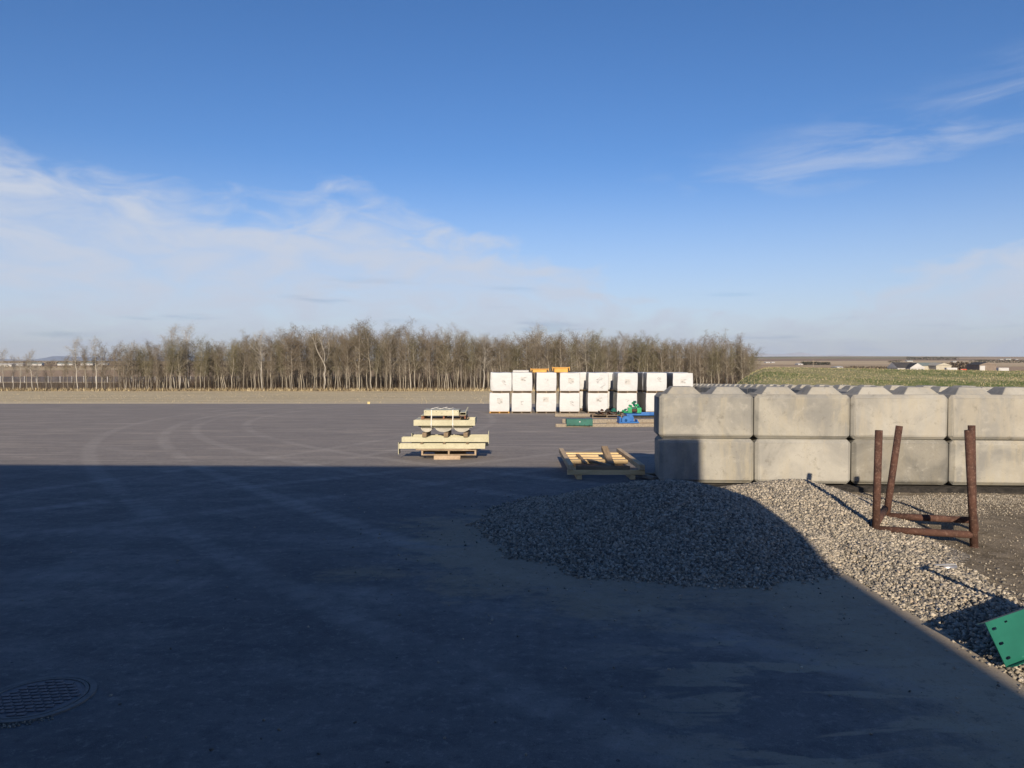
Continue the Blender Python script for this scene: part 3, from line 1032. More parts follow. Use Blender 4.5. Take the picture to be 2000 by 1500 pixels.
def bale_mesh(seed, W_=1.16, D_=1.16, H_=1.09):
    """soft cornered cube of stretch wrapped goods: face towards -Y white film, sides clear film"""
    rr = random.Random(seed)
    bm = bmesh.new()
    bmesh.ops.create_cube(bm, size=1)
    bmesh.ops.bevel(bm, geom=list(bm.edges), offset=0.025, segments=3, affect='EDGES', profile=0.6)
    bmesh.ops.subdivide_edges(bm, edges=[e for e in bm.edges if e.calc_length() > 0.5], cuts=7, use_grid_fill=True)
    sd = rr.uniform(0, 50)
    skew = rr.uniform(-0.02, 0.02)
    for v in bm.verts:
        c = v.co.copy()
        k = 0.5 * math.sin(c.z * 11 + sd) * math.cos(c.x * 7 + sd * 2) + 0.5 * math.sin(c.x * 13 + c.z * 5 + sd * 3 + c.y * 9)
        bul = (1 - (2 * abs(c.z)) ** 2) * 0.012
        v.co.x = (c.x * (1 + bul * 2) + skew * c.z + 0.006 * k) * W_
        v.co.y = (c.y * (1 + bul * 2) + 0.006 * k) * D_
        v.co.z = (c.z + 0.5 + (0.008 * math.sin(c.x * 9 + sd) if c.z > 0.4 else 0)) * H_
    bm.normal_update()
    for f in bm.faces:
        f.smooth = True
        n = f.normal
        f.material_index = 1 if abs(n.x) > 0.7 else 0
    return bm_done(bm, 'wrap')


bale_meshes = [bale_mesh(i) for i in range(6)]
for m_ in bale_meshes:
    m_.materials.append(M['wrap']); m_.materials.append(M['wrap_side'])


def patch_mesh(seed, pale):
    """crumpled paper patch under the film with illegible ragged print"""
    rr = random.Random(seed)
    bm = bmesh.new()
    w2, h2 = rr.uniform(0.12, 0.17), rr.uniform(0.11, 0.15)
    bm_box(bm, -w2, w2, -0.006, 0.0, -h2, h2)
    for f in bm.faces: f.material_index = 0
    for k in range(rr.randint(3, 6)):
        x = rr.uniform(-w2, w2 * 0.6); z = rr.uniform(-h2, h2 * 0.8)
        mt = Matrix.Translation((x, 0, z)) @ Matrix.Rotation(rr.uniform(-0.9, 0.9), 4, 'Y')
        bm_box(bm, 0, rr.uniform(0.06, 0.17), -0.014, -0.0065, 0, rr.uniform(0.02, 0.045), mat=mt, mi=1)
    me = bm_done(bm, 'paper_patch')
    me.materials.append(M['printpale' if pale else 'wrap']); me.materials.append(M['printlabel'])
    return me


patches = [patch_mesh(i, i % 2 == 0) for i in range(6)]
BY = 44.3
pal_bm = bmesh.new()
for i in range(5):
    bm_box(pal_bm, -0.58, 0.58, -0.58 + i * 0.265, -0.58 + i * 0.265 + 0.1, 0.085, 0.105)
for i in (0, 2, 4):
    bm_box(pal_bm, -0.58, 0.58, -0.58 + i * 0.265, -0.58 + i * 0.265 + 0.1, 0.0, 0.02)
for s in (-0.55, 0, 0.55):
    bm_box(pal_bm, s - 0.03, s + 0.03, -0.575, 0.575, 0.0205, 0.0845)
pal_me = bm_done(pal_bm, 'pallet'); pal_me.materials.append(M['old_wood'])
pal_me2 = pal_me.copy(); pal_me2.materials[0] = M['orange']


def bale(loc, k, label, group, patch=True, pal=None, rz=0.0, sz=1.0):
    t = empty('wrapped_bale', loc, rz, label, 'bale', group)
    o = bpy.data.objects.new('pallet', pal or pal_me); C.objects.link(o); o.parent = t
    o = bpy.data.objects.new('wrap', bale_meshes[k % 6]); C.objects.link(o); o.parent = t
    o.location = (0, 0, 0.107); o.scale = (1, 1, sz)
    if patch:
        o = bpy.data.objects.new('paper_patch', patches[k % 6]); C.objects.link(o); o.parent = t
        o.location = (0.02 + 0.05 * math.sin(k * 2.3), -0.598, 0.74 + 0.09 * math.sin(k * 3.7))
    return t


gB = gz(BY)
top_px = [980.5, 1020, 1066, 1112, 1167, 1223, 1279, 1329.5]
bot_px = [976, 1019, 1066, 1111.5, 1166, 1222, 1278, 1329]
ordn = ['first', 'second', 'third', 'fourth', 'fifth', 'sixth', 'seventh', 'eighth']
GB = 'white wrapped bales stacked two high'
for c_ in range(8):
    X0 = (bot_px[c_] - 1000) / FPX * BY; X1 = (top_px[c_] - 1000) / FPX * BY
    lab_b = ['lower white bale at the left end, standing on an orange pallet', 'lower white bale second from the left end of the stack row',
             'lower white bale third from left, with framed square patch', 'lower white bale above the far end of the long timbers',
             'lower white bale behind the rusty pipe scrap', 'lower white bale behind the bright green machine parts',
             'lower white bale half hidden by the end of the block wall', 'lower white bale hidden behind the block wall, last in the row'][c_]
    lab_t = ['upper white bale at the left end of the stack row', 'upper white bale second from left, with creased dark patch',
             'upper white bale below the left orange steel piece', 'upper white bale below the right orange steel piece',
             'upper white bale with loose film flapping on its face', 'upper white bale with faint grey patch, above the green parts',
             'upper white bale second from the right end', 'upper white bale at the right end, just over the block wall'][c_]
    bale((X0, BY, gB + 0.006), c_, lab_b, GB, pal=pal_me2 if c_ == 0 else None, rz=rnd.uniform(-0.02, 0.02))
    up = bale((X1, BY + rnd.uniform(-0.03, 0.03), gB + 1.212), c_ + 3, lab_t, GB, rz=rnd.uniform(-0.03, 0.03), sz=rnd.uniform(0.965, 1.0))
    if c_ == 4:      # loose film
        for q in range(5):
            bm = bmesh.new()
            pts = [Vector((0.02 + q * 0.07 + 0.1 * math.sin(s * 1.1 + q), -0.60 - 0.03 * math.sin(s * 0.7 + q), 0.95 - s * 0.075 - 0.04 * q)) for s in range(8)]
            tube_bm(bm, pts, [0.008 + 0.012 * abs(math.sin(s + q)) for s in range(8)], 5)
            new_obj('film_fold', bm_done(bm, 'film_fold'), 'wrap', up)
    # ranks behind, seen through the gaps
    for rk in (1, 2):
        XX_ = X0 * (1 + 0.0 * rk) + (0.12 if c_ in (3, 4, 5) else 0.02) * rk
        if c_ == 0 and rk == 2: continue
        for lv in (0, 1):
            yy = BY + rk * 1.24
            bale((XX_, yy, gz(yy) + 0.02 + lv * 1.206), c_ + rk + lv * 2, '%s bale in the rank%s behind the %s column from the left' % ('upper' if lv else 'lower', ' second' if rk == 2 else '', ordn[c_]),
                 'wrapped bales in the ranks behind', patch=False, rz=rnd.uniform(-0.02, 0.02))
# extra bale pair in the wide gaps
for q, (px, nm) in enumerate(((1139, 'fourth and fifth'), (1195, 'fifth and sixth'))):
    yy = BY + 2.6
    for lv in (0, 1):
        bale(((px - 1000) / FPX * yy, yy + 1.3, gz(yy) + 0.02 + lv * 1.206), q + lv, '%s pale bale seen through the gap between %s columns' % ('upper' if lv else 'lower', nm), 'wrapped bales in the ranks behind', patch=False)
# one bale riding higher at the back
yy = BY + 1.24
o = box('foam_board', (-0.48, 0.48, 0, 1.0, 0, 0.13), 'white', None, 0.012, loc=((1017 - 1000) / FPX * yy, yy - 0.5, gz(yy) + 2.42))
tag(o, 'white slab lying on top of the bales, second column', 'slab')
# orange steel pieces on top of the ranks behind
for i, (x0, x1, yt, yb, lab) in enumerate(((1037, 1070, 723, 731, 'orange steel trough lying on the bales, left of the two'),
                                            (1079, 1111, 720, 733, 'orange steel trough lying on the bales, right of the two, higher'))):
    yy = BY + 1.3
    xx0, xx1 = (x0 - 1000) / FPX * yy, (x1 - 1000) / FPX * yy
    zb = gz(yy) + 2.425
    hh = 0.22 if i == 0 else 0.31
    t = empty('steel_trough', ((xx0 + xx1) / 2, yy - 0.45, zb), 0, lab, 'trough', 'orange steel troughs on the bales')
    hw = (xx1 - xx0) / 2
    box('web', (-hw * 0.82, hw * 0.82, 0.05, 0.65, 0, hh - 0.05), 'orange', t, 0.01)
    box('flange', (-hw, hw, 0.0, 0.7, hh - 0.05, hh), 'orange', t, 0.008)
    for s in (-1, 1):
        box('end_plate', (s * hw - 0.012 if s > 0 else s * hw - 0.03, s * hw + 0.03 if s > 0 else s * hw + 0.012, 0.02, 0.68, hh * 0.35, hh + 0.03), 'orange', t, 0.004)

# ------------------------------------------------------------------ timbers and machine scrap in front of the bales
def timber(px0, px1, py, D, sec, label, m='grey_wood', group='long timbers laid on the asphalt'):
    z = gz(D)
    o = bar('timber', ((px0 - 1000) / FPX * D, D, z + sec / 2 + 0.003), ((px1 - 1000) / FPX * D, D + 0.1, gz(D + .1) + sec / 2 + 0.003), sec * 1.2, sec, m)
    return tag(o, label, 'timber', group)


D1, D2, D3 = 30.2, 33.2, 39.5
timber(1085, 1150, 833, D1 + 0.02, 0.13, 'nearest grey timber, left piece under the dark green channel')
timber(1151, 1284, 833, D1 + 0.1, 0.13, 'nearest grey timber, right piece reaching to the block wall')
timber(1098, 1282, 824, D2, 0.17, 'middle grey timber lying behind the dark green channel')
timber(1084, 1180, 812, D3, 0.16, 'farthest grey timber lying close to the bales')
timber(1185, 1288, 829, 31.6, 0.1, 'thin weathered timber beneath the blue bracket', 'old_wood')


def P(px, py, D):
    return at(px, py, D)


def pl(px0, px1, z0, z1, D, dep, X0=1000):
    """box limits in metres from photo columns at distance D"""
    return ((px0 - X0) / FPX * D, (px1 - X0) / FPX * D, D, D + dep, z0, z1)


# dark green channel on the nearest timbers
g1 = gz(D1)
t = empty('green_channel', ((1132 - 1000) / FPX * D1, D1 - 0.12, g1), 0.02, 'dark green steel channel with white sticker on the nearest timber', 'channel')
box('web', (-0.52, 0.52, 0.0, 0.012, 0.07, 0.33), 'dkgreen', t, 0.002)
box('flange', (-0.52, 0.52, 0.0122, 0.45, 0.318, 0.33), 'dkgreen', t, 0.002)
box('flange', (-0.52, 0.52, 0.0122, 0.12, 0.07, 0.082), 'dkgreen', t, 0.002)
for s in (-0.53, 0.515):
    box('end_plate', (s, s + 0.012, -0.004, 0.46, 0.05, 0.335), 'dkgreen', t, 0.002)
box('sticker', (-0.02, 0.03, -0.004, -0.0005, 0.2, 0.25), 'white', t, 0)
for i in range(5):
    box('bolt', (-0.42 + i * 0.2, -0.39 + i * 0.2, -0.012, -0.0005, 0.082, 0.108), 'dark', t, 0.002)
tag(bar('plank', ((1108 - 1000) / FPX * 31.4, 31.3, gz(31) + 0.36), ((1140 - 1000) / FPX * 33, 32.6, gz(33) + 0.30), 0.12, 0.03, 'old_wood'),
    'short plank leaning across behind the green channel', 'plank')
# blue saddle bracket
t = empty('blue_bracket', ((1226 - 1000) / FPX * 31.6, 31.6, gz(31.6) + 0.1), 0.1, 'blue painted bracket with two rounded lugs on the timbers', 'bracket')
box('base_plate', (-0.42, 0.44, -0.25, 0.25, 0.0, 0.05), 'blue', t, 0.005)


def half_disc(name, cx_, r_, y0, y1, zb, m, parent, extra=0.0, hole=0.0):
    bm = bmesh.new()
    prof = [(cx_ - r_, zb), (cx_ + r_, zb), (cx_ + r_, zb + extra)] + [(cx_ + r_ * math.cos(a), zb + extra + r_ * math.sin(a)) for a in [math.pi * k / 14 for k in range(1, 14)]] + [(cx_ - r_, zb + extra)]
    f0 = [bm.verts.new((p[0], y0, p[1])) for p in prof]
    f1 = [bm.verts.new((p[0], y1, p[1])) for p in prof]
    n = len(prof)
    bm.faces.new(f0); bm.faces.new(f1[::-1])
    for i in range(n):
        bm.faces.new((f0[i], f1[i], f1[(i + 1) % n], f0[(i + 1) % n]))
    bmesh.ops.recalc_face_normals(bm, faces=bm.faces)
    return new_obj(name, bm_done(bm, name), m, parent)


half_disc('lug', -0.12, 0.17, -0.2, -0.17, 0.0505, 'blue', t, 0.08)
half_disc('lug', 0.12, 0.17, 0.05, 0.08, 0.0505, 'blue', t, 0.12)
box('gusset', (-0.40, -0.32, -0.22, 0.2, 0.0505, 0.26), 'blue', t, 0.005)
box('gusset', (-0.30, -0.27, -0.22, 0.2, 0.0505, 0.20), 'blue', t, 0.005)
box('gusset', (0.36, 0.40, -0.2, 0.2, 0.0505, 0.14), 'blue', t, 0.005)
pipe('hub', (-0.12, -0.24, 0.13), (-0.12, 0.15, 0.13), 0.06, 'blue', t, 14)
# blue plate pallet with black skid
t = empty('blue_plate', ((1262 - 1000) / FPX * 38.2, 38.0, gz(38) + 0.0), 0.03, 'long flat blue steel plate on a black skid beside the wall', 'plate')
box('skid', (-0.85, 0.75, 0.0, 0.5, 0.0, 0.13), 'dark', t, 0.01)
box('plate', (-1.05, 0.95, -0.15, 0.75, 0.134, 0.21), 'blue', t, 0.01)
box('rib', (-0.3, 0.95, -0.1, -0.07, 0.2105, 0.30), 'blue', t, 0.005)
# rusty pipes and parts pile on pallet
pe = make_pallet(((1185 - 1000) / FPX * 38.4, 38.2, gz(38.2)), 1.5, 1.0, 0.14, 'low wooden pallet carrying the rusty pipe scrap', m='old_wood')
rr = random.Random(4)
for i in range(11):
    xx = (1170 + i * 4.2 - 1000) / FPX * 38.4
    zz = gz(38.2) + 0.185 + (0.075 if i % 2 else 0)
    o = pipe('scrap_pipe', (xx, 38.25, zz), (xx + rr.uniform(-0.2, 0.2), 39.15, zz + rr.uniform(0, 0.03)), 0.036, 'rust' if i % 3 else 'dark', None, 10)
    tag(o, 'short rusty pipe end in the heap on the low pallet', 'pipe', 'short pipes heaped on the low pallet')
for i, (px, zz, w_, h_, mm, lab) in enumerate(((1187, 0.29, 0.22, 0.13, 'dark', 'dark casting on top of the pipe scrap'), (1199, 0.29, 0.26, 0.16, 'dkgreen', 'dark green casting on the pipe scrap'),
                                      (1176, 0.33, 0.12, 0.09, 'rust', 'small rusty fitting topping the pipe scrap'), (1209, 0.15, 0.22, 0.10, 'dkgreen', 'dark green plate piece at the pallet end'))):
    t = empty('machine_casting', ((px - 1000) / FPX * 38.5, 38.5, gz(38.5) + zz), rr.uniform(-0.5, 0.5), lab, 'casting')
    box('body', (-w_ / 2, w_ / 2, -0.1, 0.1, 0, h_ * 0.7), mm, t, 0.02)
    half_disc('lug', 0, w_ * 0.28, -0.06, 0.06, h_ * 0.7 + 0.0005, mm, t, 0.01)
    pipe('bore', (-w_ / 2 - 0.04, 0, h_ * 0.35), (w_ / 2 + 0.04, 0, h_ * 0.35), h_ * 0.22, mm, t, 12)
# green machine parts
t = empty('green_machine', ((1238 - 1000) / FPX * 38.9, 38.7, gz(38.7) + 0.215), 0.0, 'bright green machine part with stacked brackets on the blue plate', 'machine part')
t.location.z = gz(38.7) + 0.235
box('bracket', (-0.34, -0.12, -0.1, 0.12, 0.0, 0.27), 'brgreen', t, 0.01)
box('bracket', (0.12, 0.36, -0.1, 0.12, 0.0, 0.27), 'brgreen', t, 0.01)
box('web', (-0.12, 0.12, 0.05, 0.1, 0.0, 0.30), 'dkgreen', t, 0.01)
pipe('shaft', (-0.14, -0.06, 0.12), (0.14, -0.06, 0.12), 0.08, 'rust', t, 12)
for i, (x_a, z_a, a_, s_) in enumerate(((-0.55, 0.04, 0.5, 0.16), (-0.46, 0.13, -0.4, 0.13), (-0.2, 0.33, 0.3, 0.15), (0.0, 0.40, 0.8, 0.16), (0.12, 0.36, -0.3, 0.17), (0.03, 0.54, 0.2, 0.13), (-0.08, 0.50, -0.6, 0.10), (0.22, 0.30, 0.5, 0.12), (-0.38, 0.02, 0.1, 0.12))):
    o = box('clamp', (-s_ * 0.6, s_ * 0.6, -0.05, 0.05, -s_ * 0.35, s_ * 0.35), 'dkgreen' if i % 2 else 'brgreen', t, 0.012, rot=(0.2, a_, a_), loc=(x_a, 0.02, z_a + 0.02))
    o2 = pipe('clamp_bolt', (x_a - 0.02, -0.08, z_a + 0.03), (x_a + 0.05, 0.1, z_a + 0.06), 0.022, 'dkgreen', t, 8)

# ------------------------------------------------------------------ strapped stack of cream steelwork
SY = 17.5
SZ = gz(SY + 0.3)
SX = (865 - 1000) / FPX * SY
s_ = SY / FPX


def sx_(px):
    return (px - 865) * s_


ST = 'cream painted steelwork stacked on the pallet'


def stack_thing(name, label, cat, z=0.0, group=None):
    return empty(name, (SX, SY, SZ + z), 0, label, cat, group)


o = bar('timber', (SX + sx_(847), SY + 0.02, SZ + 0.05), (SX + sx_(899), SY + 0.02, SZ + 0.05), 0.12, 0.1, 'ply'); tag(o, 'short pale timber under the front edge of the stack pallet', 'timber')
o = bar('timber', (SX + sx_(840), SY + 1.0, SZ + 0.04), (SX + sx_(905), SY + 1.0, SZ + 0.04), 0.12, 0.1, 'old_wood'); tag(o, 'timber under the rear edge of the stack pallet', 'timber')
t = make_pallet((SX + sx_(876), SY, SZ + 0.103), sx_(930) - sx_(822), 1.12, 0.125, 'wooden pallet carrying the cream steelwork, right edge broken', m='ply', nb=6)
# splintered plywood sheet
bm = bmesh.new()
prof = [(812, -0.02), (838, -0.04), (868, -0.03), (900, -0.03), (909, 0.02), (913, 0.0), (919, 0.10), (922, 0.3), (926, 1.0), (820, 1.02), (814, 0.3), (810, 0.05)]
lo = [bm.verts.new((sx_(p), q, 0)) for p, q in prof]; hi = [bm.verts.new((sx_(p), q, 0.014)) for p, q in prof]
bm.faces.new(lo[::-1]); bm.faces.new(hi)
for i in range(len(prof)):
    bm.faces.new((lo[i], lo[(i + 1) % len(prof)], hi[(i + 1) % len(prof)], hi[i]))
o = new_obj('plywood_sheet', bm_done(bm, 'plywood_sheet'), 'ply'); o.location = (SX, SY, SZ + 0.231)
tag(o, 'splintered plywood sheet between pallet and cream beams', 'plywood')


def hbeam(px0, px1, y0, dep, z0, z1, label, ends=()):
    """I section beam lying on its side: two flanges upright, web between"""
    xa, xb = sx_(px0), sx_(px1)
    t = stack_thing('steel_beam', label, 'beam', 0, ST)
    box('flange', (xa, xb, y0, y0 + 0.01, z0, z1), 'cream', t, 0.002)
    box('flange', (xa, xb, y0 + dep, y0 + dep + 0.01, z0, z1), 'cream', t, 0.002)
    zc_ = (z0 + z1) / 2
    box('web', (xa, xb, y0 + 0.0103, y0 + dep - 0.0003, zc_ - 0.005, zc_ + 0.005), 'cream', t, 0.0)
    for (px, za, zb) in ends:
        xe = sx_(px)
        box('end_plate', (xe - 0.016, xe - 0.001, y0 - 0.05, y0 + dep + 0.06, za, zb), 'cream', t, 0.002)
    return t


hbeam(777.5, 947, 0.10, 0.16, 0.247, 0.362, 'lowest cream beam with tall plate at its left end', ((777.5, 0.12, 0.40),))
hbeam(797, 952, 0.62, 0.16, 0.247, 0.365, 'lowest rear cream beam hidden behind the front beam')
t = hbeam(781, 953, 0.22, 0.16, 0.392, 0.507, 'middle cream beam with tall plate at its right end', ((954.5, 0.36, 0.66),))
for i, px in enumerate((822, 866, 912)):
    o = bar('wood_spacer', (SX + sx_(px), SY + 0.06, SZ + 0.379), (SX + sx_(px), SY + 0.95, SZ + 0.379), 0.06, 0.024, 'old_wood')
    tag(o, '%s thin wooden spacer between the cream beams' % ('left', 'middle', 'right')[i], 'spacer')
hbeam(799, 951, 0.66, 0.18, 0.395, 0.512, 'rear upper cream beam with end in view at both sides', ((797.5, 0.30, 0.56),))
for i, (px, lab) in enumerate(((826.5, 'left brown timber block under the cream trough'), (869, 'middle brown timber block under the cream trough'), (908, 'right brown timber block under the cream trough'))):
    o = bar('timber_block', (SX + sx_(px), SY + 0.17, SZ + 0.566), (SX + sx_(px) + 0.03, SY + 0.86, SZ + 0.566), 0.105, 0.105, 'old_wood', None, 0.01)
    tag(o, lab, 'timber block', 'brown timber blocks in the stack')
# saddle troughs: a plate with three scooped lobes
t = stack_thing('saddle_frame', 'cream frame with three rounded trough lobes hanging under it', 'frame', 0, ST)
for (px, rpx) in ((846, 0.0), (863, 13.5), (898, 13.5)):
    if rpx == 0.0: continue
for (c_px, w_px, cutl) in ((863.5, 17, 0), (900, 16, 0), (834, 12, 1)):
    # lobe: trough seen end on, flat top, rounded bottom, open inside
    bm = bmesh.new()
    cxm = sx_(c_px + (0 if not cutl else -4)); rw = w_px * s_
    zt, zb = 0.745, 0.622
    seg = 12
    outer = [(cxm + rw * math.cos(math.pi + math.pi * k / seg), zt + (zt - zb) * math.sin(math.pi + math.pi * k / seg) * 1.0) for k in range(seg + 1)]
    f0 = [bm.verts.new((p[0], 0.30, p[1])) for p in outer]; f1 = [bm.verts.new((p[0], 0.95, p[1])) for p in outer]
    bm.faces.new(f0); bm.faces.new(f1[::-1])
    for i in range(seg + 1):
        bm.faces.new((f0[i], f1[i], f1[(i + 1) % (seg + 1)], f0[(i + 1) % (seg + 1)]))
    bmesh.ops.recalc_face_normals(bm, faces=bm.faces)
    new_obj('trough', bm_done(bm, 'trough'), 'greyplate', t)
box('frame_plate', (sx_(820), sx_(921), 0.22, 1.0, 0.7455, 0.755), 'cream', t, 0.002)
box('side_rail', (sx_(814), sx_(923), 0.26, 0.30, 0.7555, 0.80), 'dark', t, 0.002)  # both rails coloured dark to stand for the shaded recess under the tray
box('side_rail', (sx_(814), sx_(923), 0.90, 0.94, 0.7555, 0.80), 'dark', t, 0.002)
# wide channel tray
t = stack_thing('steel_tray', 'wide cream channel tray above the rounded troughs', 'tray', 0, ST)
box('front_flange', (sx_(806), sx_(927), 0.12, 0.13, 0.79, 0.925), 'cream', t, 0.002)
box('rear_flange', (sx_(806), sx_(927), 1.02, 1.03, 0.79, 0.925), 'cream', t, 0.002)
box('tray_floor', (sx_(806), sx_(927), 0.1303, 1.0197, 0.802, 0.812), 'cream', t, 0.0)
box('end_plate', (sx_(926.7), sx_(927.4), 0.10, 0.9, 0.80, 0.965), 'cream', t, 0.002)
box('lip', (sx_(808), sx_(820), 0.16, 0.9, 0.915, 0.93), 'cream', t, 0.004)
# upper timber frame
t = stack_thing('crate_bottom', 'reddish stained timber frame between the cream trays', 'frame')
for px in (822, 825, 865, 907):
    box('stringer', (sx_(px) - 0.018, sx_(px) + 0.018, 0.18, 0.95, 0.946, 1.008), 'red_wood', t, 0.003)
for yy in (0.2, 0.55, 0.86):
    box('board', (sx_(818), sx_(898 if yy < 0.4 else 912), yy, yy + 0.1, 0.926, 0.945), 'ply', t, 0.003)
    box('board', (sx_(822), sx_(908), yy + 0.02, yy + 0.1, 1.0085, 1.022), 'red_wood', t, 0.003)
# top cream box
t = stack_thing('steel_cover', 'cream steel cover with small bolt holes on top of the stack', 'cover', 0, ST)
box('front_panel', (sx_(826), sx_(895), 0.16, 0.17, 1.025, 1.155), 'cream', t, 0.002)
box('top_panel', (sx_(826), sx_(895), 0.1703, 0.70, 1.143, 1.155), 'cream', t, 0.0)
box('rear_panel', (sx_(826), sx_(895), 0.7003, 0.712, 1.025, 1.155), 'cream', t, 0.0)
box('side_lip', (sx_(820), sx_(825.5), 0.14, 0.75, 1.025, 1.036), 'cream', t, 0.002)
for px, zz in ((829, 1.115), (850, 1.115), (871, 1.118), (892, 1.118), (861, 1.075), (882, 1.075)):
    box('bolt_hole', (sx_(px), sx_(px) + 0.014, 0.1585, 0.1597, zz, zz + 0.014), 'dark', t, 0)
t = stack_thing('box_tube', 'open ended cream box tube beside the top cover', 'tube', 0, ST)
xa, xb = sx_(896.5), sx_(909)
for dd in ((xa, xb, 0.2, 0.95, 1.03, 1.038), (xa, xb, 0.2, 0.95, 1.092, 1.10), (xa, xa + 0.008, 0.2, 0.95, 1.0383, 1.0917), (xb - 0.008, xb, 0.2, 0.95, 1.0383, 1.0917)):
    box('tube_wall', dd, 'cream', t, 0.0)
box('tube_dark', (xa + 0.0085, xb - 0.0085, 0.7, 0.71, 1.0385, 1.0915), 'dark', t, 0)  # dark sheet paints the shade inside the open tube
o = bar('angle_iron', (SX + sx_(908), SY + 0.25, SZ + 1.105), (SX + sx_(911), SY + 0.6, SZ + 1.20), 0.03, 0.008, 'cream'); tag(o, 'short cream flat bar sticking up over the box tube', 'flat bar')
for i in range(7):
    o = pipe('loose_rod', (SX + sx_(836 + i * 6), SY + 0.5, SZ + 1.162 + 0.012 * (i % 3)), (SX + sx_(846 + i * 6), SY + 0.52 + 0.03 * (i % 2), SZ + 1.17 + 0.02 * ((i + 1) % 3)), 0.006, 'strap', None, 6, False)
    tag(o, 'thin pale rod lying on the top cover', 'rod', 'thin pale rods on the top cover')
for px, lab in ((841, 'left white strap round the cream steel stack'), (883.3, 'right white strap round the cream steel stack')):
    x0, x1 = sx_(px) - 0.012, sx_(px) + 0.012
    t = stack_thing('strap', lab, 'strap', 0, 'white straps round the stack')
    box('band', (x0, x1, 0.152, 0.155, 1.0, 1.16), 'strap', t, 0)
    box('band', (x0, x1, 0.152, 0.72, 1.1603, 1.163), 'strap', t, 0)
    bar('band', (sx_(px), 0.150, 1.0), (sx_(px), 0.112, 0.925), 0.024, 0.003, 'strap', t, 0)
    box('band', (x0, x1, 0.108, 0.111, 0.78, 0.925), 'strap', t, 0)
    bar('band', (sx_(px), 0.109, 0.78), (sx_(px), 0.20, 0.70), 0.024, 0.003, 'strap', t, 0)
    box('buckle', (sx_(px) - 0.02, sx_(px) + 0.02, 0.09, 0.1075, 0.80, 0.84), 'strap', t, 0.003)

# ------------------------------------------------------------------ new timber cradle, half in the shade
CY = 13.9
t = empty('timber_cradle', (1.76, CY, gz(CY)), -0.012, 'low cradle of new square timbers with loose boards inside', 'cradle')
t.rotation_euler = (-0.026, 0, -0.012)
hx = 0.665
for s in (-1, 1):
    box('skid', (s * 0.50 - 0.05, s * 0.50 + 0.05, 0.12, 3.2, 0.0, 0.09), 'new_wood', t, 0.005)
    box('skid_foot', (s * 0.50 - 0.05, s * 0.50 + 0.05, 0.02, 0.118, 0.0, 0.09), 'new_wood', t, 0.008)
    box('rail', (s * hx - 0.05, s * hx + 0.05, -0.03, 3.32, 0.184, 0.285), 'rail_wood', t, 0.005)
box('cross_beam', (-hx - 0.06, hx + 0.06, 0.0, 0.09, 0.092, 0.182), 'new_wood', t, 0.005)
box('cross_beam', (-hx - 0.02, hx + 0.02, 3.1, 3.19, 0.092, 0.182), 'new_wood', t, 0.005)
box('front_board', (-0.56, 0.45, 0.03, 0.07, 0.184, 0.255), 'old_wood', t, 0.004)
for yy, zz in ((1.35, 0.0), (1.78, 0.0), (2.3, 0.0), (2.82, 0.0)):
    box('slat', (-0.60, 0.60, yy, yy + 0.26, 0.10 + 0.045, 0.225), 'new_wood', t, 0.004)
bar('brace', (0.22, 1.05, 0.15), (0.16, 1.75, 0.44), 0.13, 0.09, 'red_wood' if False else 'old_wood', t)
bar('loose_board', (-0.30, 0.95, 0.20), (-0.38, 2.1, 0.26), 0.07, 0.035, 'old_wood', t)
bar('loose_board', (-0.25, 1.5, 0.22), (0.15, 0.5, 0.20), 0.09, 0.035, 'old_wood', t)
o = bar('board', (2.35, 14.35, 0.03), (2.62, 13.6, 0.035), 0.12, 0.05, 'grey_wood'); tag(o, 'short grey board between cradle and wall end', 'board')
o = bar('board', (2.40, 14.1, 0.02), (3.1, 14.25, 0.03), 0.10, 0.05, 'old_wood'); tag(o, 'dark board poking out behind the wall end', 'board')

# ------------------------------------------------------------------ rusted pipe rack
fl = at(1710, 1051, 9.15); fr = at(1903, 1064, 8.85)
FL = Vector((fl.x, 9.15, 0)); FR = Vector((fr.x, 8.85, 0))
RL = Vector((5.03, 10.02, 0)); RR = RL + (FR - FL) * 0.98
t = empty('pipe_rack', FL + Vector((0, 0, -0.02)), 0, 'rusty welded pipe rack with four tall leaning posts on the dirt', 'rack')


def rel(v, z):
    return Vector((v.x - FL.x, v.y - FL.y, z + 0.02))


rp = 0.045
zt = [1.335, 1.365, 1.31, 1.34]
tops = [Vector((FL.x + 0.03, FL.y + 0.02, 0)), Vector((FR.x - 0.085, FR.y + 0.02, 0)), Vector((RL.x + 0.20, RL.y + 0.05, 0)), Vector((RR.x - 0.0, RR.y + 0.08, 0))]
for b_, tp, z1 in zip((FL, FR, RL, RR), tops, zt):
    pipe('post', rel(b_, -0.05), rel(tp, z1), rp, 'rust', t)
fz, rz_ = 0.115, 0.10
d = (FR - FL).normalized() * (rp * 0.6)
pipe('rail', rel(FL + d, fz), rel(FR - d, fz), rp * 0.98, 'rust', t)
pipe('rail', rel(RL + d, rz_), rel(RR - d, rz_), rp * 0.98, 'rust', t)
e = (RL - FL).normalized() * (rp * 0.6)
pipe('side_rail', rel(FL + e, fz + 0.06), rel(RL - e, rz_ + 0.10), rp * 0.95, 'rust', t)
pipe('side_rail', rel(FR + e, fz + 0.06), rel(RR - e, rz_ + 0.10), rp * 0.95, 'rust', t)
for v in (FL, FR):
    pipe('weld_collar', rel(v, -0.05) , rel(v, -0.02), rp * 1.12, 'rust', t, hollow=False)

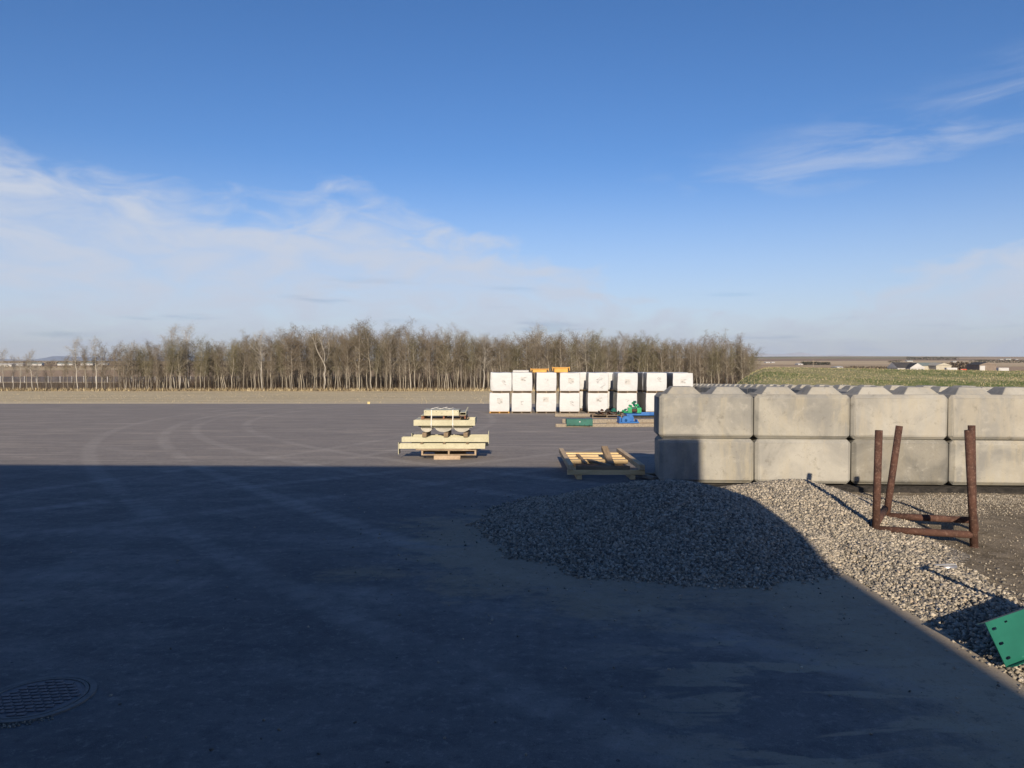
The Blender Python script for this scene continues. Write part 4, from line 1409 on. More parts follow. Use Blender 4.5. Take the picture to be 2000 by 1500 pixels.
# ------------------------------------------------------------------ green steel channel piece at the right edge
# local axes: x along the channel, z across the web, y away from the viewer
a0 = at(1966, 1304, 5.22)          # lower left corner touches the gravel
a1 = at(1924, 1216, 5.34)          # upper left corner
c2 = at(2000, 1184, 5.50)          # along the upper edge
zax = (a1 - a0); Wp = zax.length; zax.normalize()
xax = (c2 - a1).normalized(); xax = (xax - zax * xax.dot(zax)).normalized()
yax = zax.cross(xax).normalized()
t = empty('green_channel', a0 - Vector((0, 0, 0.0)), 0, 'bright green steel channel with oblong slots, tilted on the gravel', 'channel')
t.rotation_mode = 'QUATERNION'
t.rotation_quaternion = Matrix((xax, yax, zax)).transposed().to_quaternion()
Lp = 1.15
bm = bmesh.new()


def holed_plate(bm, L_, Wd_, holes, th, y0):
    """flat plate in x,z with rectangular or oblong cut outs, built by a fine cell grid along the hole edges"""
    xs = sorted({0.0, L_} | {h[0] for h in holes} | {h[1] for h in holes})
    zs = sorted({0.0, Wd_} | {h[2] for h in holes} | {h[3] for h in holes})
    vd = {}

    def V(i, j, k):
        if (i, j, k) not in vd:
            vd[(i, j, k)] = bm.verts.new((xs[i], y0 + k * th, zs[j]))
        return vd[(i, j, k)]
    solid = lambda i, j: 0 <= i < len(xs) - 1 and 0 <= j < len(zs) - 1 and not any(h[0] <= xs[i] < h[1] and h[2] <= zs[j] < h[3] for h in holes)
    for i in range(len(xs) - 1):
        for j in range(len(zs) - 1):
            if not solid(i, j): continue
            bm.faces.new((V(i, j, 0), V(i + 1, j, 0), V(i + 1, j + 1, 0), V(i, j + 1, 0)))
            bm.faces.new((V(i, j, 1), V(i, j + 1, 1), V(i + 1, j + 1, 1), V(i + 1, j, 1)))
            for di, dj, a_, b_ in ((-1, 0, (i, j), (i, j + 1)), (1, 0, (i + 1, j + 1), (i + 1, j)), (0, -1, (i + 1, j), (i, j)), (0, 1, (i, j + 1), (i + 1, j + 1))):
                if not solid(i + di, j + dj):
                    bm.faces.new((V(*a_, 0), V(*b_, 0), V(*b_, 1), V(*a_, 1)))


slots = []
for q in (0.17, 0.49, 0.82):
    zc_ = Wp * q
    for (hx_, hz) in ((0.024, 0.005), (0.021, 0.008), (0.015, 0.010)):
        slots.append((0.055 - hx_, 0.055 + hx_, zc_ - hz, zc_ + hz))
slots.append((0.175, 0.205, Wp * 0.86, Wp * 0.90))
holed_plate(bm, Lp, Wp, slots, 0.005, 0.0)
bmesh.ops.recalc_face_normals(bm, faces=bm.faces)
new_obj('web', bm_done(bm, 'web'), 'green', t)
box('top_flange', (0.0, Lp, 0.0053, 0.075, Wp - 0.005, Wp), 'green_edge', t, 0.0015)
box('bottom_flange', (0.0, Lp, -0.075, -0.0003, 0.0, 0.005), 'green', t, 0.0015)
# stub post bolted to its far end (out of frame, casts the thin shadow)
bar('stub_post', (1.05, -0.03, Wp * 0.8), (1.05 - 0.10, 0.02, Wp + 0.36), 0.09, 0.06, 'green', t)
box('post_cap', (0.88, 1.04, -0.06, 0.06, Wp + 0.33, Wp + 0.36), 'green', t, 0.003)
# pipe offcut and flat sheet on the gravel
p0 = at(1866, 1112, 7.75)
zz = float(surf_z(np.array(p0.x), np.array(p0.y)))
t = empty('pipe_offcut', (p0.x, p0.y, zz + 0.03), 0.15, 'short bright steel pipe offcut with flat lid on the gravel', 'pipe offcut')
pipe('tube', (-0.15, 0, 0.0), (0, 0, 0.0), 0.03, 'galv', t)
box('lid', (-0.24, 0.0, -0.02, 0.02, 0.032, 0.038), 'white', t, 0.001)

# ------------------------------------------------------------------ manhole cover
mc = Vector((-3.09, 4.79, 0.0))
t = empty('manhole', mc, 0.12, 'round iron manhole cover with raised studs set in the asphalt', 'manhole cover')


def ring(name, r0, r1, z0, z1, m, parent, seg=72):
    bm = bmesh.new()
    V = [[bm.verts.new((r * math.cos(2 * math.pi * k / seg), r * math.sin(2 * math.pi * k / seg), z)) for k in range(seg)] for r, z in ((r0, z0), (r0, z1), (r1, z1), (r1, z0))]
    for a_ in range(3):
        for k in range(seg):
            bm.faces.new((V[a_][k], V[a_][(k + 1) % seg], V[a_ + 1][(k + 1) % seg], V[a_ + 1][k]))
    bmesh.ops.recalc_face_normals(bm, faces=bm.faces)
    return new_obj(name, bm_done(bm, name), m, parent)


M['iron'] = plain('cast_iron', (0.15, 0.132, 0.138), (0.21, 0.19, 0.19), 7, 0.7, 0.35, 0.004, spec=0.4)
M['iron_rim'] = plain('dusty_iron', (0.17, 0.165, 0.16), (0.23, 0.22, 0.21), 7, 0.85, 0.3, 0.004)
ring('frame', 0.305, 0.345, 0.0, 0.012, 'iron_rim', t)
bm = bmesh.new()
bmesh.ops.create_circle(bm, cap_ends=True, radius=0.298, segments=72)
bmesh.ops.translate(bm, verts=bm.verts, vec=(0, 0, 0.0075))
new_obj('lid', bm_done(bm, 'lid'), 'iron', t)
ring('lid_rim', 0.276, 0.298, 0.0077, 0.0125, 'iron_rim', t)
bm = bmesh.new(); bm_box(bm, -0.024, 0.024, -0.017, 0.017, 0, 0.006, bev=0.002)
stud = bm_done(bm, 'stud'); stud.materials.append(M['iron'])
for i in range(-8, 9):
    for j in range(-8, 9):
        xx, yy = i * 0.06 + (0.03 if j % 2 else 0), j * 0.048
        if math.hypot(xx, yy) < 0.252:
            o = bpy.data.objects.new('stud', stud); C.objects.link(o); o.parent = t
            o.location = (xx, yy, 0.0078)
# broken collar of stone and soil at its near edge
n = 260
aa = npr.uniform(math.pi * 1.05, math.pi * 1.75, n); r_c = npr.uniform(0.345, 0.40, n)
o = stone_object('loose_gravel', None, np.stack([mc.x + r_c * np.cos(aa), mc.y + r_c * np.sin(aa), np.full(n, 0.004)], -1), rads(n, 0.003, 0.009), 'crumbled asphalt along the near rim of the manhole', 'gravel')

# ------------------------------------------------------------------ little yellow marker at the far edge
p = at(720, 789, 62.5)
t = empty('marker_block', (p.x, 62.5, gz(62.5)), 0.3, 'small yellow marker standing at the far edge of the asphalt', 'marker')
box('body', (-0.11, 0.11, -0.08, 0.08, 0.0, 0.17), 'yellow', t, 0.01)
box('cap', (-0.12, 0.12, -0.09, 0.09, 0.171, 0.20), 'yellow', t, 0.008)

# ------------------------------------------------------------------ grass berm on the right
def berm_z(x, y):
    base = gzv(y) - 0.5
    ax = x / np.maximum(y, 1)
    left = sm(ax, 0.255, 0.345)
    prof = sm(y, 38, 62) * 0.78 + sm(y, 60, 84) * 0.22
    crest = 1.15 + 0.25 * np.sin(x * 0.05 + 1) - 0.012 * (x - 28) * 0.35
    back = 1 - sm(y, 96, 130)
    z = base + (crest - base) * left * prof * back
    return z + (vnoise(x, y, 0.35, 21) - 0.5) * 0.14 * left


g = G('berm_grass', 0.97, 0.08).world_co()
a = g.noise(0.25, 8, 0.7, 0.5); b_n = g.noise(2.4, 7, 0.72, 0.4, (0.6, 1.2, 1)); c_n = g.noise(0.07, 4, 0.5)
c = g.mix(g.step(a, 0.35, 0.65), (0.085, 0.135, 0.034), (0.15, 0.18, 0.06))
c = g.mix(g.step(b_n, 0.44, 0.62, 0, 0.75), c, (0.36, 0.31, 0.18))
c = g.mix(g.step(c_n, 0.46, 0.60, 0, 0.6), c, (0.36, 0.31, 0.18))
g.bump(b_n, 0.8, 0.12)
M['berm'] = g.col(c)
o = grid_mesh('grass_bank', np.concatenate([np.arange(8, 40, 0.7), np.arange(40, 110, 2.2)]), np.arange(36, 132, 0.9), berm_z, 'berm')
tag(o, kind='structure')


def blades(n, pf, zf, hlo, hhi, wd, name, mats, label, x0, x1, y0, y1, cat='grass', lean=0.35):
    x, y = scatter(n, x0, x1, y0, y1, pf)
    n = len(x)
    z = zf(x, y) - 0.01
    h = hlo + (hhi - hlo) * npr.rand(n) ** 1.5
    a = npr.uniform(0, math.pi, n)
    dx, dy = np.cos(a) * wd, np.sin(a) * wd
    lx, ly = npr.normal(0, lean, n) * h, npr.normal(0, lean, n) * h
    co = np.stack([np.stack([x - dx, y - dy, z], -1), np.stack([x + dx, y + dy, z], -1), np.stack([x + lx, y + ly, z + h], -1)], 1).reshape(-1, 3)
    f = np.arange(3 * n).reshape(-1, 3)
    mi = (npr.rand(n) * len(mats)).astype(int)
    o = new_obj(name, np_mesh(name, co, f, mi=mi), mats)
    return tag(o, label, cat, None, 'stuff')


M['blade_g'] = plain('green_blades', (0.075, 0.125, 0.028), (0.12, 0.17, 0.05), 0.3, 0.9, 0)
M['blade_d'] = plain('dry_blades', (0.46, 0.38, 0.23), (0.60, 0.51, 0.33), 0.3, 0.95, 0)
M['blade_b'] = plain('brown_blades', (0.20, 0.155, 0.09), (0.28, 0.22, 0.13), 0.3, 0.95, 0)
blades(95000, lambda x, y: (x / y > 0.262) * (0.3 + 0.7 * vnoise(x, y, 0.5, 31)) * (1 - 0.5 * sm(y, 60, 100)), berm_z, 0.05, 0.19, 0.013, 'grass',
       ['blade_g', 'blade_g', 'blade_d', 'blade_d', 'blade_b'], 'mixed green and straw grass growing over the bank', 12, 80, 46, 95)
blades(26000, lambda x, y: 0.25 + 0.75 * vnoise(x * 0.4, y, 0.6, 33) + 0.0 * x, lambda x, y: gzv(y), 0.04, 0.13, 0.02, 'dry_grass',
       ['blade_d', 'blade_d', 'blade_b'], 'short dry straw grass between asphalt and trees', -110, 40, 64.2, 151, lean=0.5)

# ------------------------------------------------------------------ trees: bare aspens


def make_tree_data(seed, kind):
    rr = random.Random(seed)
    Ht = 12.0
    bm = bmesh.new()
    lean = rr.uniform(-0.06, 0.06)
    wobx = [rr.uniform(-0.12, 0.12) for _ in range(9)]
    fork = kind == 'fork'
    topz = Ht * (0.9 if not fork else 0.42)
    pts = [Vector((lean * z + wobx[i] * (i > 0), wobx[8 - i] * (i > 0) * 0.7, z)) for i, z in enumerate([topz * q / 7 for q in range(8)])]
    r0 = 0.085 if kind != 'fork' else 0.115
    radii = [r0 * (1 - 0.82 * (i / 7)) if not fork else r0 * (1 - 0.35 * i / 7) for i in range(8)]
    tube_bm(bm, pts, radii, 6, False)
    limbs = []

    def limb(p, d, ln, r, n=4):
        q = [p.copy()]
        dd = d.copy()
        for i in range(n):
            dd = (dd + Vector((rr.uniform(-.3, .3), rr.uniform(-.3, .3), 0.13))).normalized()
            q.append(q[-1] + dd * ln / n)
        tube_bm(bm, q, [r * (1 - 0.8 * i / n) + 0.006 for i in range(n + 1)], 4, False)
        limbs.append(q)
        return q
    start = {'dense': 0.25, 'high': 0.5, 'fork': 0.95, 'olive': 0.35, 'pale': 0.38, 'bush': 0.1}[kind]
    nl = {'dense': 17, 'high': 13, 'fork': 0, 'olive': 18, 'pale': 16, 'bush': 20}[kind]
    spread = {'dense': 0.7, 'high': 0.75, 'fork': 0.5, 'olive': 0.85, 'pale': 0.75, 'bush': 0.7}[kind]
    if fork:
        p = pts[-1]
        for k in range(3):
            a = k * 2.1 + rr.uniform(-.3, .3)
            q = limb(p, Vector((math.cos(a) * 0.5, math.sin(a) * 0.5, 1)).normalized(), rr.uniform(5.0, 6.8), 0.085, 6)
            for j in range(5):
                s = q[1 + j % 5]
                a2 = rr.uniform(0, 6.28)
                limb(s, Vector((math.cos(a2) * .7, math.sin(a2) * .7, 0.8)).normalized(), rr.uniform(1.4, 2.6), 0.03)
    for k in range(nl):
        f = start + (0.98 - start) * (k + rr.random()) / nl
        i = min(6, int(f * 7)); tt = f * 7 - i
        p = pts[i].lerp(pts[i + 1], tt)
        a = rr.uniform(0, 6.28)
        up = rr.uniform(0.45, 1.25)
        ln = Ht * 0.25 * (1.05 - 0.42 * f) * (0.75 if f < start + 0.12 else 1.0) * rr.uniform(0.65, 1.2)
        limb(p, Vector((math.cos(a) * spread, math.sin(a) * spread, up)).normalized(), ln, 0.035 * (1.3 - f))
    trunk = bm_done(bm, 'trunk')
    # twigs: slender slivers along every limb and the leader
    src = [(q[i], q[i + 1], i / len(q)) for q in limbs for i in range(len(q) - 1)] + [(pts[i], pts[i + 1], 0.5) for i in range(4 if not fork else 6, 7)]
    n = {'dense': 1500, 'high': 1300, 'fork': 1200, 'olive': 1400, 'pale': 1400, 'bush': 1700}[kind]
    co = []
    for _ in range(n):
        a_, b_, fr = rr.choice(src)
        p = a_.lerp(b_, rr.random()) + Vector((rr.gauss(0, .22), rr.gauss(0, .22), rr.gauss(0.05, .2)))
        L1 = rr.uniform(0.2, 0.7)
        an = rr.uniform(0, 6.28)
        d = Vector((math.cos(an) * 0.65, math.sin(an) * 0.65, rr.uniform(-0.15, 1.0))).normalized()
        wv = d.cross(Vector((rr.uniform(-1, 1), rr.uniform(-1, 1), rr.uniform(-1, 1)))).normalized() * rr.uniform(0.006, 0.015)
        e = p + d * L1
        co += [p - wv, p + wv, e]
        # side sprig
        d2 = (d + Vector((rr.uniform(-.8, .8), rr.uniform(-.8, .8), rr.uniform(-.1, .6)))).normalized()
        m_ = p.lerp(e, rr.uniform(0.3, 0.8))
        co += [m_ - wv * 0.8, m_ + wv * 0.8, m_ + d2 * L1 * 0.6]
    if kind in ('olive', 'bush'):       # opening buds on the twig ends
        for _ in range(900 if kind == 'olive' else 260):
            a_, b_, fr = rr.choice(src)
            p = a_.lerp(b_, rr.random()) + Vector((rr.gauss(0, .38), rr.gauss(0, .38), rr.gauss(0.15, .34)))
            s = rr.uniform(0.03, 0.065)
            u = Vector((rr.uniform(-1, 1), rr.uniform(-1, 1), rr.uniform(-1, 1))).normalized() * s
            v = u.cross(Vector((rr.uniform(-1, 1), rr.uniform(-1, 1), rr.uniform(-1, 1)))).normalized() * s
            co += [p - u, p + u, p + v * 1.4]
    co = np.array([tuple(v) for v in co])
    crown = np_mesh('crown', co, np.arange(len(co)).reshape(-1, 3))
    return trunk, crown


kinds = ['dense', 'dense', 'high', 'high', 'olive', 'pale', 'fork', 'bush', 'dense', 'high']
TREES = []
for i, k in enumerate(kinds):
    tr_, cr_ = make_tree_data(100 + i, k)
    tr_.materials.append(M['bark_white' if k in ('pale', 'fork') else 'bark'])
    cr_.materials.append(M['twig_olive' if k == 'olive' else 'twig_pale' if k == 'pale' else 'twig'])
    TREES.append((k, tr_, cr_))
byk = {}
for i, (k, _, _) in enumerate(TREES):
    byk.setdefault(k, []).append(i)


def tree(px, D, h, kind, label, group, z=None, lean=0.0, wide=1.0):
    _, tr_, cr_ = TREES[rnd.choice(byk[kind])]
    X0 = (px - 1000) / FPX * D
    t = empty('bare_tree', (X0, D, (far_z(X0, D) if z is None else z) - 0.05), 0, label, 'tree', group)
    s = h / 12.0
    if wide == 1.0: wide = 1.45 if kind == 'pale' else 1.3
    t.scale = (s * wide, s * wide, s)
    t.rotation_euler = (0, lean, rnd.uniform(0, 6.28) if not lean else 0)
    for nm, me_ in (('trunk', tr_), ('crown', cr_)):
        o = bpy.data.objects.new(nm, me_); C.objects.link(o); o.parent = t
    return t


def far_z(x, y):
    return float(far_hill(np.array([float(x)]), np.array([float(y)]))[0])


prof_px = [0, 60, 110, 150, 200, 215, 260, 300, 330, 345, 372, 385, 400, 430, 500, 540, 580, 620, 640, 690, 740, 780, 830, 870, 892, 930, 990, 1050, 1090, 1150, 1200, 1250, 1310, 1360, 1400, 1440, 1465, 1480]
prof_py = [690, 686, 692, 668, 668, 678, 670, 666, 655, 650, 650, 660, 664, 660, 648, 645, 636, 640, 638, 629, 640, 635, 640, 644, 641, 652, 650, 640, 650, 648, 654, 655, 660, 655, 654, 657, 668, 686]


def top_h(px, D):
    py = np.interp(px, prof_px, prof_py)
    return CAM_H + (703 - py) / FPX * D - gz(D)


GT = 'slender bare aspens of the dense wood'
GL = 'thin bare trees standing apart at the left end'
# individually recognisable ones
tree(152, 156, top_h(152, 156) + 1.0, 'pale', 'tall pale bare tree, left one of a pair with a dark bush before it', GL)
tree(188, 157, top_h(188, 157) + 1.0, 'pale', 'tall pale bare tree, right one of a pair left of the wood', GL)
tree(342, 157, top_h(342, 157) + 1.9, 'pale', 'tallest pale tree at the left end, rounded open crown', GL)
tree(370, 158, top_h(370, 158) + 1.8, 'pale', 'tall pale tree just right of the tallest one, narrower crown', GL)
tree(634, 154.5, 13.6, 'fork', 'white forked aspen spreading in front of the wood', GT)
tree(512, 154.5, 12.6, 'pale', 'pale slender aspen in front near the left third of the wood', GT)
tree(1052, 156, top_h(1052, 156) + 0.9, 'pale', 'tall pale crown rising above the wood over the bales', GT)
tree(1147, 157, top_h(1147, 157) + 0.4, 'pale', 'pale tree rising above the bales, right of the tall crown', GT)
tree(943, 155, 11.5, 'pale', 'white barked tree close left of the bale stack', GT)
tree(63, 156, 8.6, 'pale', 'small pale tree alone near the left edge', GL)
tree(8, 156, 8.8, 'pale', 'small pale tree cut by the left edge', GL)
for px, h in ((25, 7.5), (40, 7.2), (90, 5.5), (98, 6.5), (120, 6), (205, 9), (222, 9.6), (240, 8.0), (255, 9.8), (270, 9.2), (288, 10), (303, 9.6), (318, 8.5), (355, 8), (390, 9), (130, 7.5), (172, 8.2), (145, 7), (165, 9.5), (180, 7.5), (198, 10), (213, 8.5), (230, 10.2), (247, 9.2), (262, 10.5), (280, 9.8), (295, 10.5), (310, 10.5), (325, 11), (336, 10), (350, 11), (365, 10.5), (380, 10.5), (75, 6.2), (52, 7.4)):
    k = rnd.choice(['high', 'dense', 'pale', 'olive' if px > 230 else 'high'])
    wh = 'close to the left edge' if px < 60 else 'between the left edge and the tall pale pair' if px < 140 else 'at the foot of the tall pale pair' if px < 200 else 'just right of the tall pale pair' if px < 250 else 'midway between the pale pair and the tallest pale tree' if px < 300 else 'left of the tallest pale tree' if px < 342 else 'right of the tallest pale tree'
    tree(px + rnd.uniform(-3, 3), 155 + rnd.uniform(0, 5), h, k, {'high': 'thin grey tree ', 'dense': 'brown twigged thin tree ', 'pale': 'small pale tree ', 'olive': 'olive budding tree '}[k] + wh, GL)
n_ind = 262
for i in range(n_ind):
    u = (i + rnd.random()) / n_ind
    px = (236 + u / 0.085 * (400 - 236)) if u < 0.085 else 400 + (u - 0.085) / 0.915 * (1475 - 400)
    D = 154 + rnd.random() ** 1.3 * 9
    if px > 1390: D += 3
    h = top_h(px, D) * (rnd.uniform(0.70, 0.98) if rnd.random() < .88 else rnd.uniform(1.0, 1.07))
    if px < 470 or 1180 < px < 1290 and rnd.random() < .5: k = rnd.choice(['olive', 'olive', 'dense'])
    elif px > 1330: k = rnd.choice(['dense', 'bush', 'olive', 'dense', 'bush'])
    else: k = rnd.choice(['dense', 'dense', 'high', 'high', 'olive', 'dense', 'dense'])
    h *= 1.0
    lab = {'olive': 'slender aspen with olive green budding crown in the wood', 'dense': 'slender brown twigged aspen in the dense wood',
           'high': 'straight grey trunked aspen branching high, in the dense wood', 'bush': 'low branching bushy tree at the right end of the wood'}[k]
    land = [(300, 'among the scattered trees before the left fields'), (400, 'where the wood begins to thin out at the left'), (480, 'in the olive tinted left end of the wood'), (560, 'right of the left white forked aspen'),
            (640, 'beside the white forked aspen'), (720, 'left of the small yellow marker'), (800, 'above and left of the cream steel stack'), (890, 'above the cream steel stack'), (960, 'just left of the bale row'),
            (1050, 'above the two left bale columns'), (1130, 'above the orange steel troughs'), (1210, 'above the fifth bale column'), (1290, 'above the sixth and seventh bale columns'), (1350, 'above the right end bale'),
            (1420, 'right of the bale row'), (1500, 'at the right edge of the wood')]
    where = next(t_ for lim, t_ in land if px < lim)
    lab = {'olive': 'olive budding aspen', 'dense': 'brown twigged aspen', 'high': 'grey high branching aspen', 'bush': 'low branching bushy tree'}[k] + (', front row, ' if D < 157.5 else ', set back, ') + where
    tree(px, D, h, k, lab, GT, wide=rnd.uniform(1.15, 1.7), lean=rnd.choice([0, 0, rnd.uniform(-0.05, 0.05)]))


def mesh_np(me_):
    co = np.empty(len(me_.vertices) * 3, np.float32); me_.vertices.foreach_get('co', co)
    me_.calc_loop_triangles()
    f = np.empty(len(me_.loop_triangles) * 3, np.int32); me_.loop_triangles.foreach_get('vertices', f)
    return co.reshape(-1, 3), f.reshape(-1, 3)


# depth of the wood: one mass
cache = {i: (mesh_np(a_), mesh_np(b_)) for i, (k, a_, b_) in enumerate(TREES)}
cos, fs, mis = [], [], []
off = 0
for i in range(560):
    px = rnd.uniform(400, 1470) if i % 5 else rnd.uniform(455, 1470)
    D = rnd.uniform(163, 212)
    h = top_h(px, D) * rnd.uniform(0.74, 0.97)
    k = rnd.choice([0, 1, 2, 3, 8, 9, 4, 7])
    s = h / 12
    a = rnd.uniform(0, 6.28)
    ca, sa = math.cos(a), math.sin(a)
    Rm = np.array([[ca, -sa, 0], [sa, ca, 0], [0, 0, 1]]) * s
    X0 = (px - 1000) / FPX * D
    for q in (0, 1):
        co, f = cache[k][q]
        if q == 1:
            f = f[(i % 3) * len(f) // 3: (i % 3 + 1) * len(f) // 3]
            used, inv = np.unique(f, return_inverse=True)
            co = co[used]; f = inv.reshape(-1, 3)
        cos.append(co @ Rm.T + np.array([X0, D, far_z(X0, D) - 0.05])); fs.append(f + off); off += len(co)
        mis.append(np.full(len(f), q))
o = new_obj('woodland', np_mesh('woodland', np.concatenate(cos), np.concatenate(fs), mi=np.concatenate(mis)), ['bark', 'twig'])
tag(o, 'depth of the bare aspen wood behind its front trees', 'woods', None, 'stuff')


def wood_p(x, y):
    px = 1000 + x / y * FPX
    d = np.where(px > 385, 1.0, np.where(px > 230, 0.5, 0.16))
    return d * (px < 1480)


blades(64000, lambda x, y: wood_p(x, y) * (1 - 0.3 * sm(y, 165, 215)), lambda x, y: far_hill(x, y), 0.6, 4.2, 0.024, 'undergrowth',
       ['brush', 'brush', 'brush'], 'dark brushy undergrowth between the aspen trunks', -115, 70, 154, 214, 'undergrowth', 0.16)
blades(16000, lambda x, y: (1000 + x / y * FPX < 1482) * 1.0, lambda x, y: far_hill(x, y), 0.25, 0.9, 0.05, 'dry_grass',
       ['blade_b', 'blade_d', 'brush'], 'tall dry grass along the foot of the trees', -120, 70, 150.5, 155, 'grass', 0.25)

# ------------------------------------------------------------------ fence beyond the scattered trees on the left
FY = 214.0
fz0 = far_z(-100, FY)
t = empty('mesh_fence', (-110, FY, fz0), 0, 'long dark screened fence with pale posts behind the scattered trees', 'fence')
M['screen'] = plain('dark_screen', (0.055, 0.052, 0.06), (0.09, 0.085, 0.095), 0.4, 0.95, 0.0)
nxt = -160.0
for i in range(36):
    xx = -50 + i * 3.4
    box('post', (xx - 0.07, xx + 0.07, -0.07, 0.07, 0, 2.0), 'white', t, 0.0)
    box('screen_panel', (xx + 0.072, xx + 3.326, -0.02, 0.02, 0.30, 1.85), 'screen', t, 0.0)
bar('rail', (-50, -0.1, 0.22), (72, -0.1, 0.22), 0.06, 0.12, 'grey_wood', t, 0)

# ------------------------------------------------------------------ farms and sheds far out


def gable(name, px, D, wd, dp, wall_h, roof_h, label, wm_, rm_, rz=0.0, wins=3, ridge='x', cat='building', z=None, door=None, group=None):
    X0 = (px - 1000) / FPX * D
    zz = far_z(X0, D) - 0.2 if z is None else z
    t = empty(name, (X0, D, zz), rz, label, cat, group)
    box('wall', (-wd / 2, wd / 2, -dp / 2, dp / 2, 0, wall_h), wm_, t, 0)
    bm = bmesh.new()
    o_ = 0.35
    if ridge == 'x':
        a_ = [(-wd / 2 - o_, -dp / 2 - o_, wall_h), (wd / 2 + o_, -dp / 2 - o_, wall_h), (wd / 2 + o_, dp / 2 + o_, wall_h), (-wd / 2 - o_, dp / 2 + o_, wall_h), (-wd / 2 - o_, 0, wall_h + roof_h), (wd / 2 + o_, 0, wall_h + roof_h)]
        fc = ((0, 1, 5, 4), (2, 3, 4, 5), (0, 4, 3), (1, 2, 5), (0, 3, 2, 1))
    else:
        a_ = [(-wd / 2 - o_, -dp / 2 - o_, wall_h), (-wd / 2 - o_, dp / 2 + o_, wall_h), (wd / 2 + o_, dp / 2 + o_, wall_h), (wd / 2 + o_, -dp / 2 - o_, wall_h), (0, -dp / 2 - o_, wall_h + roof_h), (0, dp / 2 + o_, wall_h + roof_h)]
        fc = ((0, 4, 5, 1), (3, 2, 5, 4), (0, 3, 4), (1, 5, 2), (0, 1, 2, 3))
    vv = [bm.verts.new(p) for p in a_]
    for k, f in enumerate(fc):
        ff = bm.faces.new([vv[i] for i in f]); ff.material_index = 1 if len(f) == 3 else 0
    bmesh.ops.recalc_face_normals(bm, faces=bm.faces)
    bm.faces.ensure_lookup_table()
    new_obj('roof', bm_done(bm, 'roof'), [rm_, wm_], t)
    for i in range(wins):
        xw = -wd / 2 + wd * (i + 0.7) / (wins + 0.4)
        box('window', (xw - 0.5, xw + 0.5, -dp / 2 - 0.06, -dp / 2 - 0.002, wall_h * 0.38, wall_h * 0.78), 'glass_dark', t, 0)
    if door:
        box('door', (door - 1.4, door + 1.4, -dp / 2 - 0.06, -dp / 2 - 0.002, 0.1, wall_h * 0.85), 'white', t, 0)
    return t


DH = 400
gable('farmhouse', 1761, DH, 10.5, 9, 2.4, 2.9, 'white farmhouse with dark hipped roof beyond the bank', 'white', 'roof_dark', 0.1, 4, 'x', z=-4.4)
t = gable('farmhouse', 1785, DH - 6, 7.0, 8, 2.4, 2.6, 'white gabled house front with tall windows, beside the dark roof', 'white', 'roof_dark', -0.1, 4, 'y', z=-4.4)
gable('machine_shed', 1805, DH + 14, 12.5, 12, 2.6, 1.7, 'long shed with grey green roof between house and beige shed', 'beige', 'roof_green', 0.0, 0, 'x', z=-3.6)
gable('machine_shed', 1829, DH + 8, 8.6, 12, 3.2, 1.4, 'beige gabled shed end beside the grey green roof', 'beige', 'beige', 0.08, 0, 'y', z=-4.0)
gable('machine_shed', 1916, DH + 20, 9.5, 12, 3.3, 1.5, 'brown shed with white door, right of the red machine', 'brown_clad', 'roof_dark', 0.0, 0, 'y', z=-3.8, door=-3.0)
for px, wd, hh, lab, mm in ((1857, 5.6, 1.9, 'white container right of the beige shed', 'white'), (1958, 5.4, 1.9, 'white trailer box near the right edge', 'white'), (1880, 3.2, 1.2, 'small red machine parked between the sheds', 'redpaint'),
                            (1790, 2.2, 1.0, 'small white car body at the farmhouse corner', 'white')):
    X0 = (px - 1000) / FPX * (DH - 10)
    t = empty('trailer' if mm == 'white' else 'farm_machine', (X0, DH - 10, -4.3), 0, lab, 'trailer' if mm == 'white' else 'machine')
    box('body', (-wd / 2, wd / 2, -1, 1, 0.55, 0.55 + hh), mm, t, 0.05)
    box('cab' if mm != 'white' else 'door', (-wd / 2 + 0.1, -wd / 2 + 0.9, -1.04, -1.002, 0.7, 0.55 + hh * 0.8), 'greyplate', t, 0)
    for xw in (-wd * 0.3, wd * 0.3):
        pipe('wheel', (xw, -1.0, 0.42), (xw, 1.0, 0.42), 0.42, 'dark', t, 10, False)
# power pole
X0 = (1588 - 1000) / FPX * 330
t = empty('power_pole', (X0, 330, far_z(X0, 330)), 0, 'single wooden power pole in front of the brown fields', 'pole')
pipe('shaft', (0, 0, 0), (0, 0, 6.6), 0.14, 'grey_wood', t, 8, False)
box('crossarm', (-0.9, 0.9, -0.06, 0.06, 5.9, 6.05), 'grey_wood', t, 0)
# distant farm buildings, tiny
far_list = [(1954, 2600, 14, 3.5, 'white far barn on the skyline, left of the cluster', 'white'), (1968, 2610, 22, 5, 'wide white far barn on the skyline', 'white'), (1984, 2620, 10, 3.2, 'small white far shed at the right of the skyline farm', 'white'),
            (1560, 1000, 7, 2.4, 'small white shed at the end of the dark windbreak', 'white'), (1498, 1500, 9, 2.6, 'tiny white farm building in the far left fields of the right side', 'white'),
            (1508, 1520, 7, 2.5, 'second tiny white farm building beside the other in the fields', 'white'), (1862, 1700, 9, 2.8, 'tiny white building amid far fields above the sheds', 'white'),
            (1775, 1900, 16, 4, 'pale far house on a low rise above the farmhouse', 'white'), (1635, 620, 6, 1.8, 'low white roof among brush left of the farmhouse', 'white'),
            (14, 780, 12, 3.6, 'white far house at the left edge behind the trees', 'white'), (70, 900, 16, 4.0, 'long white far building left behind thin trees', 'white'), (130, 950, 18, 3.8, 'long pale far building between thin trees', 'white'),
            (172, 980, 15, 4.2, 'pale far building right of the pale tree pair', 'white'), (203, 1000, 12, 3.6, 'small pale far building left of the wood', 'white'), (38, 860, 10, 3.4, 'small white far building near the left edge', 'white')]
